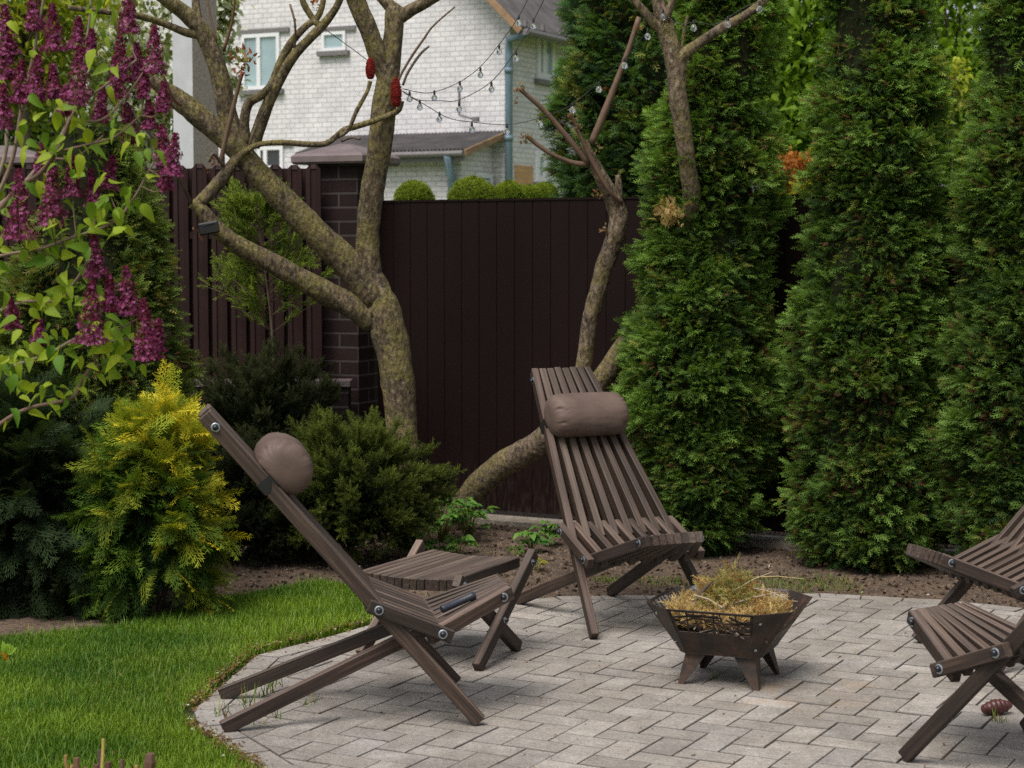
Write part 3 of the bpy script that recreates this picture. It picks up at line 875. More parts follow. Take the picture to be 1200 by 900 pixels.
def pillow(label, loc, rz, flag=0, L=.345, R=.091):
    t = thing('headrest_pillow', label, 'pillow', loc, rz, 'bolster pillows strapped to the chairs')
    d = np.array([H1[0] - TOP[0], H1[1] - TOP[1]]); d /= np.linalg.norm(d); nrm = np.array([-d[1], d[0]])
    c = np.array(TOP) + d * .290 + nrm * (.024 + R * .60)
    n, V, Fs, g = 132, [], [], []; PR = random.Random(flag + 3); PH = [(PR.uniform(0, 2 * PI), PR.uniform(.3, 1) ** 1.5, PR.uniform(.05, .11)) for _ in range(38)]
    st = [(-1.05, .012), (-1.045, .14), (-1.03, .34), (-1.0, .56), (-.94, .78), (-.85, .93), (-.70, 1), (-.4, 1.01), (0, 1.015), (.4, 1.01), (.70, 1), (.85, .93), (.94, .78), (1.0, .56), (1.03, .34), (1.045, .14), (1.05, .012)]
    st = spline(st, 3)
    mb = MB()
    for k, (y, r) in enumerate(st):
        e = max(0, (abs(y) - .55) / .45)
        pl = math.sin(min(1, e) * PI * .9)
        for i in range(n):
            a = 2 * PI * i / n
            w_ = 0
            env = math.exp(-((abs(y) - .86) / .13) ** 2)
            if env > .02:
                for (pa, pm, pw) in PH[:19] if y > 0 else PH[19:]:
                    dd = (a - pa + PI + .25 * math.sin(y * 9 + pa)) % (2 * PI) - PI
                    if abs(dd) < .4: w_ -= .075 * pm * env * math.exp(-(dd / pw) ** 2)
            w_ += .017 * mnoise.noise(Vector((math.cos(a) * 1.8, y * 2.4 + flag * 7, math.sin(a) * 1.8))) + .016 * mnoise.noise(Vector((math.cos(a) * 5, y * 6 + flag * 7, math.sin(a) * 5)))
            rr = R * r * (1 + w_)
            x_, z_ = math.cos(a) * rr, math.sin(a) * rr * .97
            # flattened where it lies on the slats
            q = np.array([x_, z_]); q = d * (q @ d) * 1.11 + nrm * (q @ nrm) * .95; dn = q @ nrm
            if dn < -R * .585: q = q + nrm * (-R * .585 - dn) * .97
            V.append((c[0] + q[0], y * L / 2 * (1 - .05 * (1 - r)), c[1] + q[1])); g.append((0, 0, 0))
    m = len(st)
    for k in range(m - 1):
        for i in range(n):
            j = (i + 1) % n; Fs.append((k * n + i, k * n + j, k * n + n + j, k * n + n + i))
    Fs += [tuple(reversed(range(n))), tuple(range((m - 1) * n, m * n))]
    mb._add(V, Fs, (1, 1, 1), g); mb.build('bolster', M['fabric'], t, True)
    # strap round the slats
    mb = MB(); o = np.array(TOP) + d * .290; hw, hh, b = .182, .0285, .021
    P3 = lambda du, dn, y: np.array([o[0] + d[0] * du + nrm[0] * dn, y, o[1] + d[1] * du + nrm[1] * dn])
    for (q0, q1) in ((( -hw, hh), (hw, hh)), ((hw, hh), (hw, -hh)), ((hw, -hh), (-hw, -hh)), ((-hw, -hh), (-hw, hh))):
        mb.plate([P3(-b, q0[1], q0[0]), P3(b, q0[1], q0[0]), P3(b, q1[1], q1[0]), P3(-b, q1[1], q1[0])], .0025)
    mb.build('strap', M['black'], t)
    return t

def at(cx, cy, ang):
    return ((cx, cy, 0), math.radians(ang))
# origin = mid-point between the rear feet
L1 = at(-.956, 6.212, 9.54)
stick_chair('brown slatted folding chair seen side-on at the lawn edge of the paving', *L1)
pillow('brown bolster pillow seen end-on, on the chair beside the lawn', *L1, flag=1)
L2 = at(.240, 8.273, -64.6)
stick_chair('brown slatted folding chair in front of the dark gate, facing the fire pit', *L2)
pillow('brown bolster pillow lying lengthwise across the chair before the dark gate', *L2, flag=2, L=.365)
L3 = at(2.466, 7.321, 197.3)
stick_chair('slatted folding chair near the evergreen row, partly out of frame behind another chair', *L3)
L4 = at(1.913, 5.151, 126.4)
stick_chair('nearest slatted folding chair with one leg reaching the lower edge of the view', *L4)

# ---- slatted footstool
st = thing('slatted_footstool', 'low brown slatted stool with crossed legs between the two pillowed chairs', 'stool', (-.27, 7.13, 0), math.radians(63))
mb = MB(); N_ = 13
for i in range(N_):
    y = (i - (N_ - 1) / 2) * .0318; z = .332 - .010 * math.cos((i - 6) / 6 * PI / 2)
    mb.bar((-.275 + random.uniform(-.003, .003), y, z), (.275, y * .96, z + .004), .0295, .043, col=wcol())
mb.build('slatted_top', M['wood'], st)
for sd in (-1, 1):
    lg = MB(); lg.bar((.285, sd * .252, .375), (-.185, sd * .252, .012), .032, .05, col=wcol()); a = lg.build('leg', M['wood'], st)
    lg = MB(); lg.bar((-.275, sd * .218, .352), (.215, sd * .218, .012), .032, .05, col=wcol()); lg.build('leg', M['wood'], st)
    bolt(st, (.245, sd * .2682, .345), sd, .012); bolt(st, (.01, sd * .2682, .160), sd, .012); bolt(st, (-.245, sd * .2342, .333), sd, .012)

# ---- dark tube lying on the seat of the chair by the lawn
c, s_ = math.cos(L1[1]), math.sin(L1[1])
def loc1(x, y, z): return (L1[0][0] + x * c - y * s_, L1[0][1] + x * s_ + y * c, z)
mb = MB(); a, b = np.array(loc1(.705, -.155, .362)), np.array(loc1(.825, -.105, .398))
d_ = b - a; L_ = np.linalg.norm(d_)
mb.lathe(a, d_, [(.008, 0), (.0125, .002), (.0135, .006), (.0128, .02), (.0128, L_ * .84), (.0145, L_ * .86), (.0145, L_ - .006), (.013, L_ - .002), (.008, L_)], 18)
tag(mb.build('torch', M['navy'], None, True), 'small dark navy tube lying on the seat of the chair by the lawn', 'torch')

# ================================================================== FIRE PIT
fp = thing('fire_pit', 'rusty steel fire bowl on four legs, filled with dry clippings', 'fire pit', (.79, 6.73, 0), math.radians(-22))
ZB, ZR = .118, .292
def ring(f):
    H = .150 + (.268 - .150) * f; l = .122 + (.156 - .122) * f
    z = ZB + (ZR - ZB) * f
    return [np.array(p + (z,)) for p in ((-l, -H), (l, -H), (H, -l), (H, l), (l, H), (-l, H), (-H, l), (-H, -l))]
r0, r5, r1 = ring(0), ring(.50), ring(1)
mb = MB(); mb.plate([(*p[:2], ZB + .001) for p in r0], .004); mb.build('base_plate', M['rust'], fp)
TH = .0035
for i in range(8):
    j = (i + 1) % 8; mb = MB()
    if i % 2:
        mb.plate([r0[i], r0[j], r1[j], r1[i]], TH); mb.build('corner_panel', M['rust'], fp); continue
    mb.plate([r0[i], r0[j], r5[j], r5[i]], TH)
    a, b, c2, d2 = r5[i], r5[j], r1[j], r1[i]
    nr = N3(np.cross(b - a, c2 - a))
    rim = lambda f, g: a + (b - a) * g + ((d2 + (c2 - d2) * g) - (a + (b - a) * g)) * f
    P4 = lambda g0, f0, g1, f1, w_: mb.bar(rim(f0, g0) - nr * .002, rim(f1, g1) - nr * .002, .003, w_, up=N3(np.cross(nr, rim(f1, g1) - rim(f0, g0))), ch=.0004)
    P4(0, .96, 1, .96, .011); P4(.012, 0, .012, 1, .013); P4(.988, 0, .988, 1, .013)
    R2 = random.Random(i)
    if i in (0, 4):
        for k in range(20):      # branching twig cut-outs on the long sides
            g0 = R2.uniform(0, .8); P4(g0, R2.uniform(0, .9), min(1, g0 + R2.uniform(.2, .4)), R2.uniform(.05, .9), R2.uniform(.004, .009))
        for k in range(7):
            g0 = k / 6; P4(min(.99, max(.01, g0)), 0, min(.99, max(.01, g0 + R2.uniform(-.08, .08))), .95, .005)
    else:
        for k in range(8):
            g0 = (k + .8) / 9; P4(g0, 0, g0 + R2.uniform(-.04, .04), .95, R2.uniform(.005, .009))
        for k in range(4):
            g0 = R2.uniform(.05, .6); P4(g0, R2.uniform(.2, .5), g0 + .28, R2.uniform(.4, .85), .006)
    mb.build('side_panel', M['rust'], fp)
for sx, sy in ((-1, -1), (1, -1), (1, 1), (-1, 1)):
    mb = MB(); cx, cy = .128 * sx, .128 * sy
    top, bot = np.array([cx, cy, ZB - .0045]), np.array([.150 * sx, .152 * sy, 0])
    q1 = [top, bot, bot + np.array([-.020 * sx, 0, 0]), top + np.array([-.078 * sx, 0, 0])]
    q2 = [top, bot, bot + np.array([0, -.020 * sy, 0]), top + np.array([0, -.078 * sy, 0])]
    mb.plate(q1, .004 * (1 if sx * sy > 0 else -1)); mb.plate(q2, .004 * (-1 if sx * sy > 0 else 1))
    mb.build('leg', M['rust'], fp)
for i in (1, 3, 7):
    j = (i + 1) % 8; nr = N3(np.cross(r0[j] - r0[i], r1[i] - r0[i]))
    for e, f in ((i, .8), (i, .18)):
        base = (r0[e] + (r1[e] - r0[e]) * f); oth = (r0[j] + (r1[j] - r0[j]) * f)
        p = base + (oth - base) * .22
        mb = MB(); mb.lathe(p, nr, [(.006, 0), (.006, .003), (.003, .005)], 10); mb.build('bolt', M['washer'], fp)
# clippings heaped in the bowl
cl = thing('dry_clippings', 'straw-coloured dry evergreen clippings and twigs heaped in the fire bowl', 'clippings', (.79, 6.73, 0), math.radians(-22))
n = 1900
u = rng.uniform(-1, 1, (n, 2)); u = u[(np.abs(u).sum(1) < 1.45)]; n = len(u)
P = np.column_stack([u * .205, np.zeros(n)])
hx = np.exp(-((P[:, 0] + .02) ** 2 + (P[:, 1] - .04) ** 2) / .010) * .155 + np.exp(-((P[:, 0] - .15) ** 2 + (P[:, 1] - .0) ** 2) / .004) * .035
P[:, 2] = .215 + (hx + .035) * rng.random(n) ** .45
D = unit_rand(n); D[:, 2] = np.abs(D[:, 2]) * .6 + .1; R = unit_rand(n)
C = lerp((.28, .19, .075), (.66, .52, .25), rng.random(n))
gm = (vnoise(P, 14, 2) > .58); C[gm] = lerp((.13, .135, .035), (.40, .36, .13), rng.random(gm.sum()))
om = rng.random(n) < .14; C[om] = lerp((.28, .14, .045), (.50, .30, .10), rng.random(om.sum()))
crown_obj('dry_sprays', scatter(JUN, P, D, R, np.column_stack([(s_ := rng.uniform(.03, .075, n)) * .75, s_, s_ * .75]), C, .4), M['leafc'], cl)
R2 = random.Random(4); mb = MB()
for k in range(190):
    a = R2.uniform(0, 2 * PI); r_ = R2.uniform(0, .20); x_, y_ = math.cos(a) * r_, math.sin(a) * r_
    hz = .205 + R2.uniform(0, .06)
    b_ = R2.uniform(0, PI); l_ = R2.uniform(.04, .10)
    col_ = R2.choice([(.30, .25, .2), (.16, .12, .09), (.4, .33, .22), (.09, .065, .05)])
    p0 = np.array([x_ - math.cos(b_) * l_, y_ - math.sin(b_) * l_, hz - R2.uniform(-.02, .03)]); p1 = np.array([x_ + math.cos(b_) * l_, y_ + math.sin(b_) * l_, hz + R2.uniform(-.02, .03)])
    for q in (p0, p1): q[:2] = np.clip(q[:2], -.215, .215)
    mb.tube([p0, (p0 + p1) / 2 + np.array([R2.gauss(0, .008), R2.gauss(0, .008), R2.gauss(0, .006)]), p1], [.0028, .0024, .0014], 5, col_)
for (p0, p1, r_, col_) in (((-.02, -.08, .27), (.17, .03, .325), .0055, (.28, .22, .16)), ((.02, -.02, .33), (.13, .10, .385), .0024, (.42, .33, .2)), ((-.11, -.08, .29), (-.05, -.05, .365), .006, (.07, .055, .05)),
                           ((-.13, -.05, .29), (.03, .0, .31), .004, (.42, .33, .2)), ((.05, .1, .36), (.24, .13, .362), .002, (.42, .32, .15)), ((.0, -.1, .28), (-.10, -.13, .325), .004, (.42, .35, .26)), ((.06, .06, .33), (.22, -.02, .31), .003, (.36, .29, .2))):
    mb.tube([p0, (np.array(p0) + np.array(p1)) / 2 + np.array([0, .006, .006]), p1], [r_, r_ * .9, r_ * .6], 6, col_)
mb.build('twigs', M['twig'], cl)
mb = MB(); mb.lathe((-.165, .10, .285), (.25, .9, .1), [(.018, 0), (.026, .004), (.027, .02), (.025, .07), (.02, .09)], 9, (.10, .105, .125))
lg_ = thing('charred_log', 'short charred bluish grey log end sticking out of the fire bowl', 'log', (.79, 6.73, 0), math.radians(-22))
mb.build('log', M['tint'], lg_)

# ---- pine cone on the paving
c_ = gr(1165, 838); mb = MB(); V = []
ax = N3((.93, .36, .05)); 
pr = []
for k in range(33):
    t_ = k / 32; r_ = .0245 * (math.sin(PI * (t_ * .86 + .10)) ** .6) * (1 + .10 * math.sin(t_ * 42)); pr.append((r_, t_ * .115))
mb.lathe(c_ + np.array([-.042, -.015, .0235]), ax, pr, 14, (.085, .026, .022))
v_ = []
for q in mb.v:
    nn = mnoise.noise(Vector(q) * 70); v_.append((q[0], q[1], q[2] + nn * .003))
mb.v = v_
tag(mb.build('pine_cone', m_tint('cone_scale', .38, .5, 0, .6), None, True), 'dark reddish brown ridged cone lying on the paving under the nearest chair', 'cone')

# ================================================================== GATE, PILLAR, FENCES
g0 = np.array([-.80, 11.19]); gang = math.atan2(-.547, 1.0)
gt = thing('sheet_metal_gate', 'wide dark brown sheet metal gate behind the slatted chair', 'gate', (g0[0], g0[1], 0), gang)
mb = MB(); x = 0.0; zb, zt = .050, 1.835
prof = []
while x < 6.2:
    prof += [(x, 0), (x + .1095, 0), (x + .1115, .0045), (x + .1145, .0045)]; x += .1165
vs = [(a, b, zb) for a, b in prof] + [(a, b, zt) for a, b in prof]; n = len(prof)
mb._add(vs, [(i, i + 1, n + i + 1, n + i) for i in range(n - 1)]); mb.build('panel', M['gate'], gt)
mb = MB(); mb.box((0, -.006, zt + .0005), (6.2, .03, zt + .012)); mb.build('top_rail', M['gate'], gt)
mb = MB(); mb.box((0, .012, .3), (6.2, .05, .36)); mb.box((0, .012, 1.45), (6.2, .05, 1.51)); mb.build('frame', M['gate'], gt)
mb = MB(); mb.box((-.1, -.20, -.08), (6.4, .03, .022))
o = mb.build('kerb', M['kerb']); o.location = (g0[0], g0[1], 0); o.rotation_euler = (0, 0, gang); tag(o, kind='structure')

pil = thing('brick_pillar', 'dark brown brick pillar with a mauve cap between gate and picket fence', 'pillar', (-.985, 11.22, 0), math.radians(-24), 'dark brick fence pillars')
mb = MB(); mb.box((-.165, -.165, -.1), (.165, .165, 2.055)); mb.build('shaft', M['dbrick'], pil)
def capmesh(parent, hw=.238, z=2.057):
    mb = MB(); v = [(sx * hw * k, sy * hw * k, zz) for k, zz in ((.96, z), (1, z + .012), (1, z + .045), (.93, z + .06), (.12, z + .125)) for sx, sy in ((-1, -1), (1, -1), (1, 1), (-1, 1))]
    f = [(3, 2, 1, 0), (16, 17, 18, 19)]
    for k in range(4):
        for i in range(4): f.append((k * 4 + i, k * 4 + (i + 1) % 4, k * 4 + 4 + (i + 1) % 4, k * 4 + 4 + i))
    mb._add(v, f); return mb.build('cap', M['cap'], parent)
capmesh(pil)
p2 = thing('brick_pillar', 'dark brick pillar with a mauve cap behind the lilac at the edge of the view', 'pillar', (*pt(12, 300, 11.4)[:2], 0), math.radians(-4), 'dark brick fence pillars')
mb = MB(); mb.box((-.19, -.19, -.1), (.19, .19, 2.055)); mb.build('shaft', M['dbrick'], p2); capmesh(p2, .25)

pf = thing('picket_fence', 'dark brown metal picket fence with rounded tops left of the brick pillar', 'fence', (0, 11.0, 0))
def picket(x, ztop, w=.092):
    prof = [(-.5, .0), (-.46, -.010), (-.2, -.013), (-.16, -.004), (.16, -.004), (.2, -.013), (.46, -.010), (.5, 0)]
    vs = []
    for (a, b) in prof:
        vs.append((x + a * w, b, .05))
    for (a, b) in prof:
        vs.append((x + a * w, b, ztop - .035 * (2 * abs(a)) ** 2.4))
    n = len(prof); mb = MB(); mb._add(vs, [(i, i + 1, n + i + 1, n + i) for i in range(n - 1)] + [tuple(range(n, 2 * n))])
    return mb.build('picket', M['picket'], pf)
x0 = pt(368, 300, 11.0)[0]
for k in range(26):
    picket(x0 - .1105 * k, 2.05 + random.gauss(0, .003))
mb = MB()
for z in (.55, 1.62): mb.box((x0 - 3, .004, z), (x0 + .1, .03, z + .04))
mb.build('rail', M['picket'], pf)
mb = MB()
for k in range(26): mb.box((x0 - .1135 * k - .1135 / 2 - .04, .034, .1), (x0 - .1135 * k - .1135 / 2 + .04, .04, 2.03))
mb.build('rear_slats', M['picket'], pf)
pl = thing('brick_plinth', 'low dark brick wall with a flat top at the foot of the pillar', 'wall', (pt(407, 300, 10.74)[0], 10.74, 0), 0)
mb = MB(); mb.box((-2.2, 0, -.1), (0, .2, .772)); mb.build('brickwork', M['dbrick'], pl)
mb = MB(); mb.box((-2.2, -.02, .774), (.012, .2, .805)); mb.build('coping', M['cap'], pl)

# ================================================================== TREES WITH LIMBS
ORG = np.zeros(3)
def limb(mb, P, n=10, lump=.11, k=5, col=(1, 1, 1)):
    """P rows px, py, width px, depth"""
    W = np.array([np.r_[pt(p[0], p[1], p[3]) - ORG, p[2] * p[3] / F / 2] for p in P])
    Q = spline(W, k)
    mb.tube(Q[:, :3], np.maximum(.0015, Q[:, 3] * .86), n, col, True, lump)
    return Q
def buds(parent, spots, cols, seed=0):
    """spots: px, py, depth, spread px, count, size"""
    for (px, py, Y, s, n, z) in spots:
        c = pt(px, py, Y) - ORG; e = s * Y / F; n = int(n * 1.5)
        P = c + rng.normal(0, e, (n, 3))
        C = np.array([np.array(random.choice(cols)) * random.uniform(.6, 1.2) for _ in range(n)])
        crown_obj('bud_cluster', scatter(LEAF, P, rng.normal(0, 1, (n, 3)) + np.array([0, 0, .8]), unit_rand(n), z * rng.uniform(.6, 1.35, n), C, .4), M['leafb'], parent)

base = gr(480, 637)
t1 = thing('sumac_tree', 'forked lichen-covered tree with red fruit cones beside the brick pillar', 'tree', tuple(base)); ORG = base
mb = MB(); D0 = 9.9
limb(mb, [(482, 640, 60, D0), (476, 600, 50, D0), (471, 520, 45, D0), (468, 460, 44, D0), (460, 408, 47, D0), (450, 368, 50, D0), (442, 345, 42, D0), (437, 325, 30, D0), (433, 308, 14, D0)], 16)
limb(mb, [(446, 368, 42, D0), (434, 330, 36, D0), (431, 285, 33, D0), (434, 240, 32, 9.88), (444, 175, 33, 9.86), (451, 120, 34, 9.85), (457, 75, 29, 9.85), (462, 30, 27, 9.85), (463, 8, 25, 9.85)], 14)
limb(mb, [(455, 100, 22, 9.85), (443, 65, 27, 9.83), (432, 35, 26, 9.8), (420, 8, 25, 9.78), (408, -30, 24, 9.75)], 12)
limb(mb, [(464, 14, 22, 9.85), (452, 2, 17, 9.85), (440, -12, 15, 9.85), (425, -35, 14, 9.85)], 10)
limb(mb, [(464, 24, 20, 9.85), (478, 14, 17, 9.83), (500, 2, 15, 9.8), (525, -14, 14, 9.78), (545, -40, 12, 9.75)], 10)
limb(mb, [(440, 352, 42, D0), (415, 318, 40, 9.87), (380, 282, 38, 9.83), (345, 248, 36, 9.8), (312, 213, 33, 9.77), (288, 186, 32, 9.75), (272, 168, 34, 9.74), (250, 150, 30, 9.72), (222, 127, 30, 9.7), (197, 108, 24, 9.66), (180, 96, 16, 9.62), (160, 85, 10, 9.6)], 14)
limb(mb, [(278, 172, 26, 9.74), (268, 140, 27, 9.74), (260, 100, 26, 9.73), (250, 65, 25, 9.72), (236, 36, 24, 9.7), (215, 14, 21, 9.66), (190, -4, 18, 9.6), (160, -25, 16, 9.6)], 12)
limb(mb, [(234, 40, 14, 9.7), (218, 38, 11, 9.66), (190, 27, 10, 9.6), (160, 18, 9, 9.5), (125, 14, 8, 9.4), (80, 9, 7, 9.3)], 8)
limb(mb, [(238, 44, 16, 9.7), (231, 15, 11, 9.72), (228, -15, 10, 9.74)], 8)
limb(mb, [(438, 378, 34, D0), (412, 358, 33, 9.87), (380, 342, 32, 9.83), (340, 320, 29, 9.78), (305, 301, 27, 9.74), (272, 283, 24, 9.7), (250, 264, 22, 9.67), (236, 246, 19, 9.65), (224, 238, 14, 9.64)], 12)
limb(mb, [(230, 242, 17, 9.65), (246, 226, 18, 9.66), (262, 207, 17, 9.68), (276, 188, 15, 9.7), (290, 176, 9, 9.68), (305, 169, 8, 9.66), (330, 167, 8, 9.62), (360, 169, 8, 9.6), (382, 168, 8, 9.6), (396, 158, 8, 9.6), (404, 152, 8, 9.62), (425, 146, 8, 9.7), (445, 139, 8, 9.76), (466, 130, 8, 9.8), (471, 118, 7, 9.8)], 8, .12)
limb(mb, [(288, 168, 16, 9.74), (286, 145, 14, 9.73), (291, 122, 13, 9.72), (306, 112, 12, 9.71), (318, 100, 12, 9.7), (327, 78, 12, 9.7), (340, 52, 11, 9.68), (357, 32, 10, 9.66), (372, 20, 9, 9.65), (378, 5, 8, 9.65), (380, -15, 7, 9.65)], 10)
limb(mb, [(296, 172, 19, 9.74), (303, 152, 18, 9.74), (314, 122, 16, 9.72), (328, 92, 15, 9.7), (344, 66, 14, 9.68), (362, 46, 13, 9.66), (378, 30, 13, 9.65), (392, 12, 10, 9.63), (402, -8, 9, 9.6)], 10)
limb(mb, [(376, 32, 10, 9.65), (364, 18, 9, 9.65), (355, 2, 9, 9.64), (350, -20, 8, 9.63)], 8)
limb(mb, [(396, 160, 6, 9.6), (408, 152, 6, 9.58), (418, 130, 6, 9.56), (430, 108, 6, 9.56), (434, 95, 7, 9.56)], 8)
tr = mb.build('trunk', M['bark'], t1, True)
for P in ([(225, 240, 6, 9.64), (213, 215, 6, 9.5), (195, 180, 6, 9.4), (165, 145, 5, 9.3), (140, 118, 4, 9.2)], [(258, 192, 8, 9.66), (264, 165, 7, 9.64), (271, 135, 7, 9.62), (281, 95, 6, 9.6), (285, 84, 6, 9.6)],
          [(470, 122, 4, 9.8), (466, 98, 4, 9.8), (480, 70, 4, 9.78), (497, 45, 4, 9.76), (508, 30, 3, 9.75), (533, 8, 2.5, 9.7)], [(472, 100, 4, 9.8), (478, 85, 4, 9.79), (492, 64, 4, 9.78), (503, 54, 3, 9.77)],
          [(345, 60, 4, 9.68), (346, 30, 3, 9.6), (340, 5, 3, 9.6)], [(262, 195, 5, 9.66), (250, 180, 5, 9.6), (245, 190, 4, 9.6)], [(290, 178, 3, 9.7), (300, 150, 2.5, 9.65), (312, 125, 2, 9.6)], [(400, 165, 5, 9.6), (412, 161, 4, 9.58), (422, 163, 4, 9.56)],
          [(262, 60, 5, 9.7), (272, 25, 4, 9.65), (276, -10, 3, 9.6)], [(254, 48, 3.5, 9.7), (247, 20, 3, 9.7), (240, -15, 3, 9.7)], [(222, 125, 5, 9.7), (205, 118, 4, 9.6), (190, 85, 4, 9.5)]):
    mb = MB(); limb(mb, P, 6, .1, 4, random.choice([(.17, .09, .06), (.14, .09, .06), (.11, .085, .065)])); mb.build('twig', M['twig'], t1, True)
buds(t1, [(288, 72, 9.6, 6, 34, .028), (283, 85, 9.6, 4, 14, .022), (248, 195, 9.6, 4, 8, .02), (372, 8, 9.65, 4, 8, .022), (345, 28, 9.6, 2, 4, .02), (235, 275, 9.6, 4, 8, .02)], [(.24, .13, .05), (.20, .19, .05), (.30, .10, .06)])
for (px, py, hh, ww, Y) in ((434, 80, 25, 10, 9.56), (464, 108, 34, 12, 9.72)):
    mb = MB(); c = pt(px, py, Y) - ORG; s = Y / F
    axz = N3((random.uniform(-.05, .05), 0, 1))
    pr = [(ww * s / 2 * math.sin(PI * min(1, k / 14 * .93 + .08)) ** .55, (k / 14 - .5) * hh * s) for k in range(15)]
    mb.lathe(c, axz, pr, 14, (.13, .014, .011))
    for _ in range(260):
        tz = random.uniform(-.46, .48); a = random.uniform(0, 2 * PI); r_ = ww * s / 2 * max(.15, math.sin(PI * min(1, (tz + .5) * .93 + .08)) ** .55)
        q = c + np.array([math.cos(a) * r_, math.sin(a) * r_, tz * hh * s]); k_ = random.uniform(.5, 1.6)
        mb.lathe(q, (math.cos(a), math.sin(a), .3), [(.0035, -.002), (.0042, .001), (.002, .004)], 5, (.15 * k_, .015 * k_, .011 * k_))
    ob = mb.build('fruit_cone', M['cone'], t1)
sl = thing('solar_lamp', 'small black solar lamp clipped on the lower bare branch', 'lamp', tuple(pt(245, 268, 9.56)))
mb = MB(); mb.bar((-.05, -.01, -.006), (.05, .005, .012), .07, .062, ch=.007); mb.build('housing', M['black'], sl)
mb = MB(); mb.bar((-.03, -.03, .012), (.03, -.024, .03), .03, .004, ch=.001); mb.build('panel', M['bolt'], sl)

base2 = gr(530, 616)
t2 = thing('leaning_tree', 'leaning bare tree arching from the gate kerb behind the slatted chair', 'tree', tuple(base2)); ORG = base2
mb = MB()
limb(mb, [(522, 622, 44, 10.45), (534, 604, 38, 10.42), (556, 575, 36, 10.35), (588, 545, 36, 10.25), (622, 526, 37, 10.15), (655, 500, 36, 10.05), (688, 465, 32, 10.0), (712, 435, 29, 9.95), (732, 405, 28, 9.9), (762, 360, 27, 9.8), (790, 300, 26, 9.62), (810, 240, 25, 9.42), (805, 190, 24, 9.34), (800, 150, 24, 9.3), (794, 110, 25, 9.28), (791, 75, 27, 9.27), (783, 40, 22, 9.26), (774, 10, 20, 9.25), (765, -25, 18, 9.24)], 14)
limb(mb, [(792, 84, 20, 9.27), (777, 40, 15, 9.25), (764, 25, 13, 9.22), (752, 10, 11, 9.2), (738, -6, 9, 9.18), (720, -22, 8, 9.15)], 10)
limb(mb, [(797, 85, 18, 9.27), (800, 66, 17, 9.25), (820, 50, 14, 9.22), (845, 33, 13, 9.2), (870, 20, 12, 9.18), (893, 3, 11, 9.16), (905, -12, 9, 9.15)], 10)
limb(mb, [(776, 40, 12, 9.26), (783, 15, 11, 9.22), (790, -5, 10, 9.2), (794, -25, 9, 9.2)], 8)
limb(mb, [(662, 494, 26, 10.04), (676, 460, 22, 10.0), (685, 425, 22, 9.97), (690, 385, 22, 9.95), (698, 350, 23, 9.93), (708, 315, 25, 9.9), (719, 283, 26, 9.88), (725, 258, 26, 9.87), (720, 238, 25, 9.86), (710, 218, 21, 9.84), (698, 195, 18, 9.82), (689, 178, 15, 9.8), (684, 165, 10, 9.8)], 14)
limb(mb, [(724, 256, 14, 9.87), (725, 235, 11, 9.87), (725, 218, 10, 9.87), (724, 205, 7, 9.87)], 8)
limb(mb, [(800, 60, 5, 9.26), (801, 40, 5, 9.25), (806, 18, 4, 9.24)], 6)
mb.build('trunk', M['bark2'], t2, True)
for P in ([(690, 192, 9, 9.8), (668, 165, 8, 9.78), (640, 132, 7, 9.74), (618, 112, 6, 9.7), (607, 103, 5, 9.68)], [(686, 193, 9, 9.8), (668, 190, 7, 9.78), (645, 180, 6, 9.74), (625, 166, 6, 9.72), (616, 158, 5, 9.7)],
          [(693, 168, 10, 9.8), (705, 140, 10, 9.78), (720, 102, 9, 9.76), (736, 60, 8, 9.74), (749, 20, 7, 9.72)], [(728, 238, 7, 9.84), (715, 225, 6, 9.78), (700, 200, 6, 9.76), (686, 172, 6, 9.74), (675, 148, 5, 9.72), (669, 132, 4, 9.7)], [(712, 275, 4, 9.86), (708, 266, 5, 9.84)]):
    mb = MB(); limb(mb, P, 7, .12, 4, (.15, .095, .065)); mb.build('twig', M['twig'], t2, True)
buds(t2, [(607, 105, 9.68, 3, 14, .02), (604, 118, 9.68, 2, 5, .016), (617, 163, 9.7, 3, 14, .02), (670, 136, 9.7, 4, 16, .02), (676, 150, 9.7, 3, 8, .016), (700, 174, 9.78, 3, 8, .02), (706, 268, 9.82, 3, 8, .018), (700, 228, 9.8, 3, 8, .018), (746, 34, 9.7, 2, 5, .018)], [(.26, .12, .07), (.28, .15, .08), (.20, .17, .06)])

# ================================================================== STRING LIGHTS
def strand(label, P, bl):
    t = thing('string_lights', label, 'string lights', tuple(pt(P[0][0], P[0][1], P[0][2])), 0, 'bulb strings hung between the bare trees')
    org = pt(*P[0]); W = spline(np.array([pt(*p) for p in P]), 6) - org
    mb = MB(); mb.tube(W, .0022, 5); mb.build('wire', M['black'], t, True)
    for (px, py) in bl:
        i = 0
        # nearest wire point in the photo direction, then hang the bulb below it
        Y = np.interp(px, *zip(*sorted((p[0], p[2]) for p in P)))
        c = pt(px, py, Y) - org
        i = int(np.argmin(np.linalg.norm((W - c) * (1, .2, .3), axis=1)))
        mb = MB(); mb.lathe(c, (0, 0, 1), [(.003, -.016), (.010, -.0132), (.0148, -.0055), (.016, 0), (.0148, .0055), (.011, .012), (.0075, .0165)], 12)
        b = mb.build('bulb', M['bulb'], t, True)
        mb = MB(); mb.lathe(c, (0, 0, 1), [(.006, .0165), (.006, .031), (.004, .040)], 8); top = c + np.array([0, 0, .04])
        if np.linalg.norm(W[i] - top) < .14: mb.tube([top, W[i]], .0022, 4)
        mb.build('socket', M['black'], b)
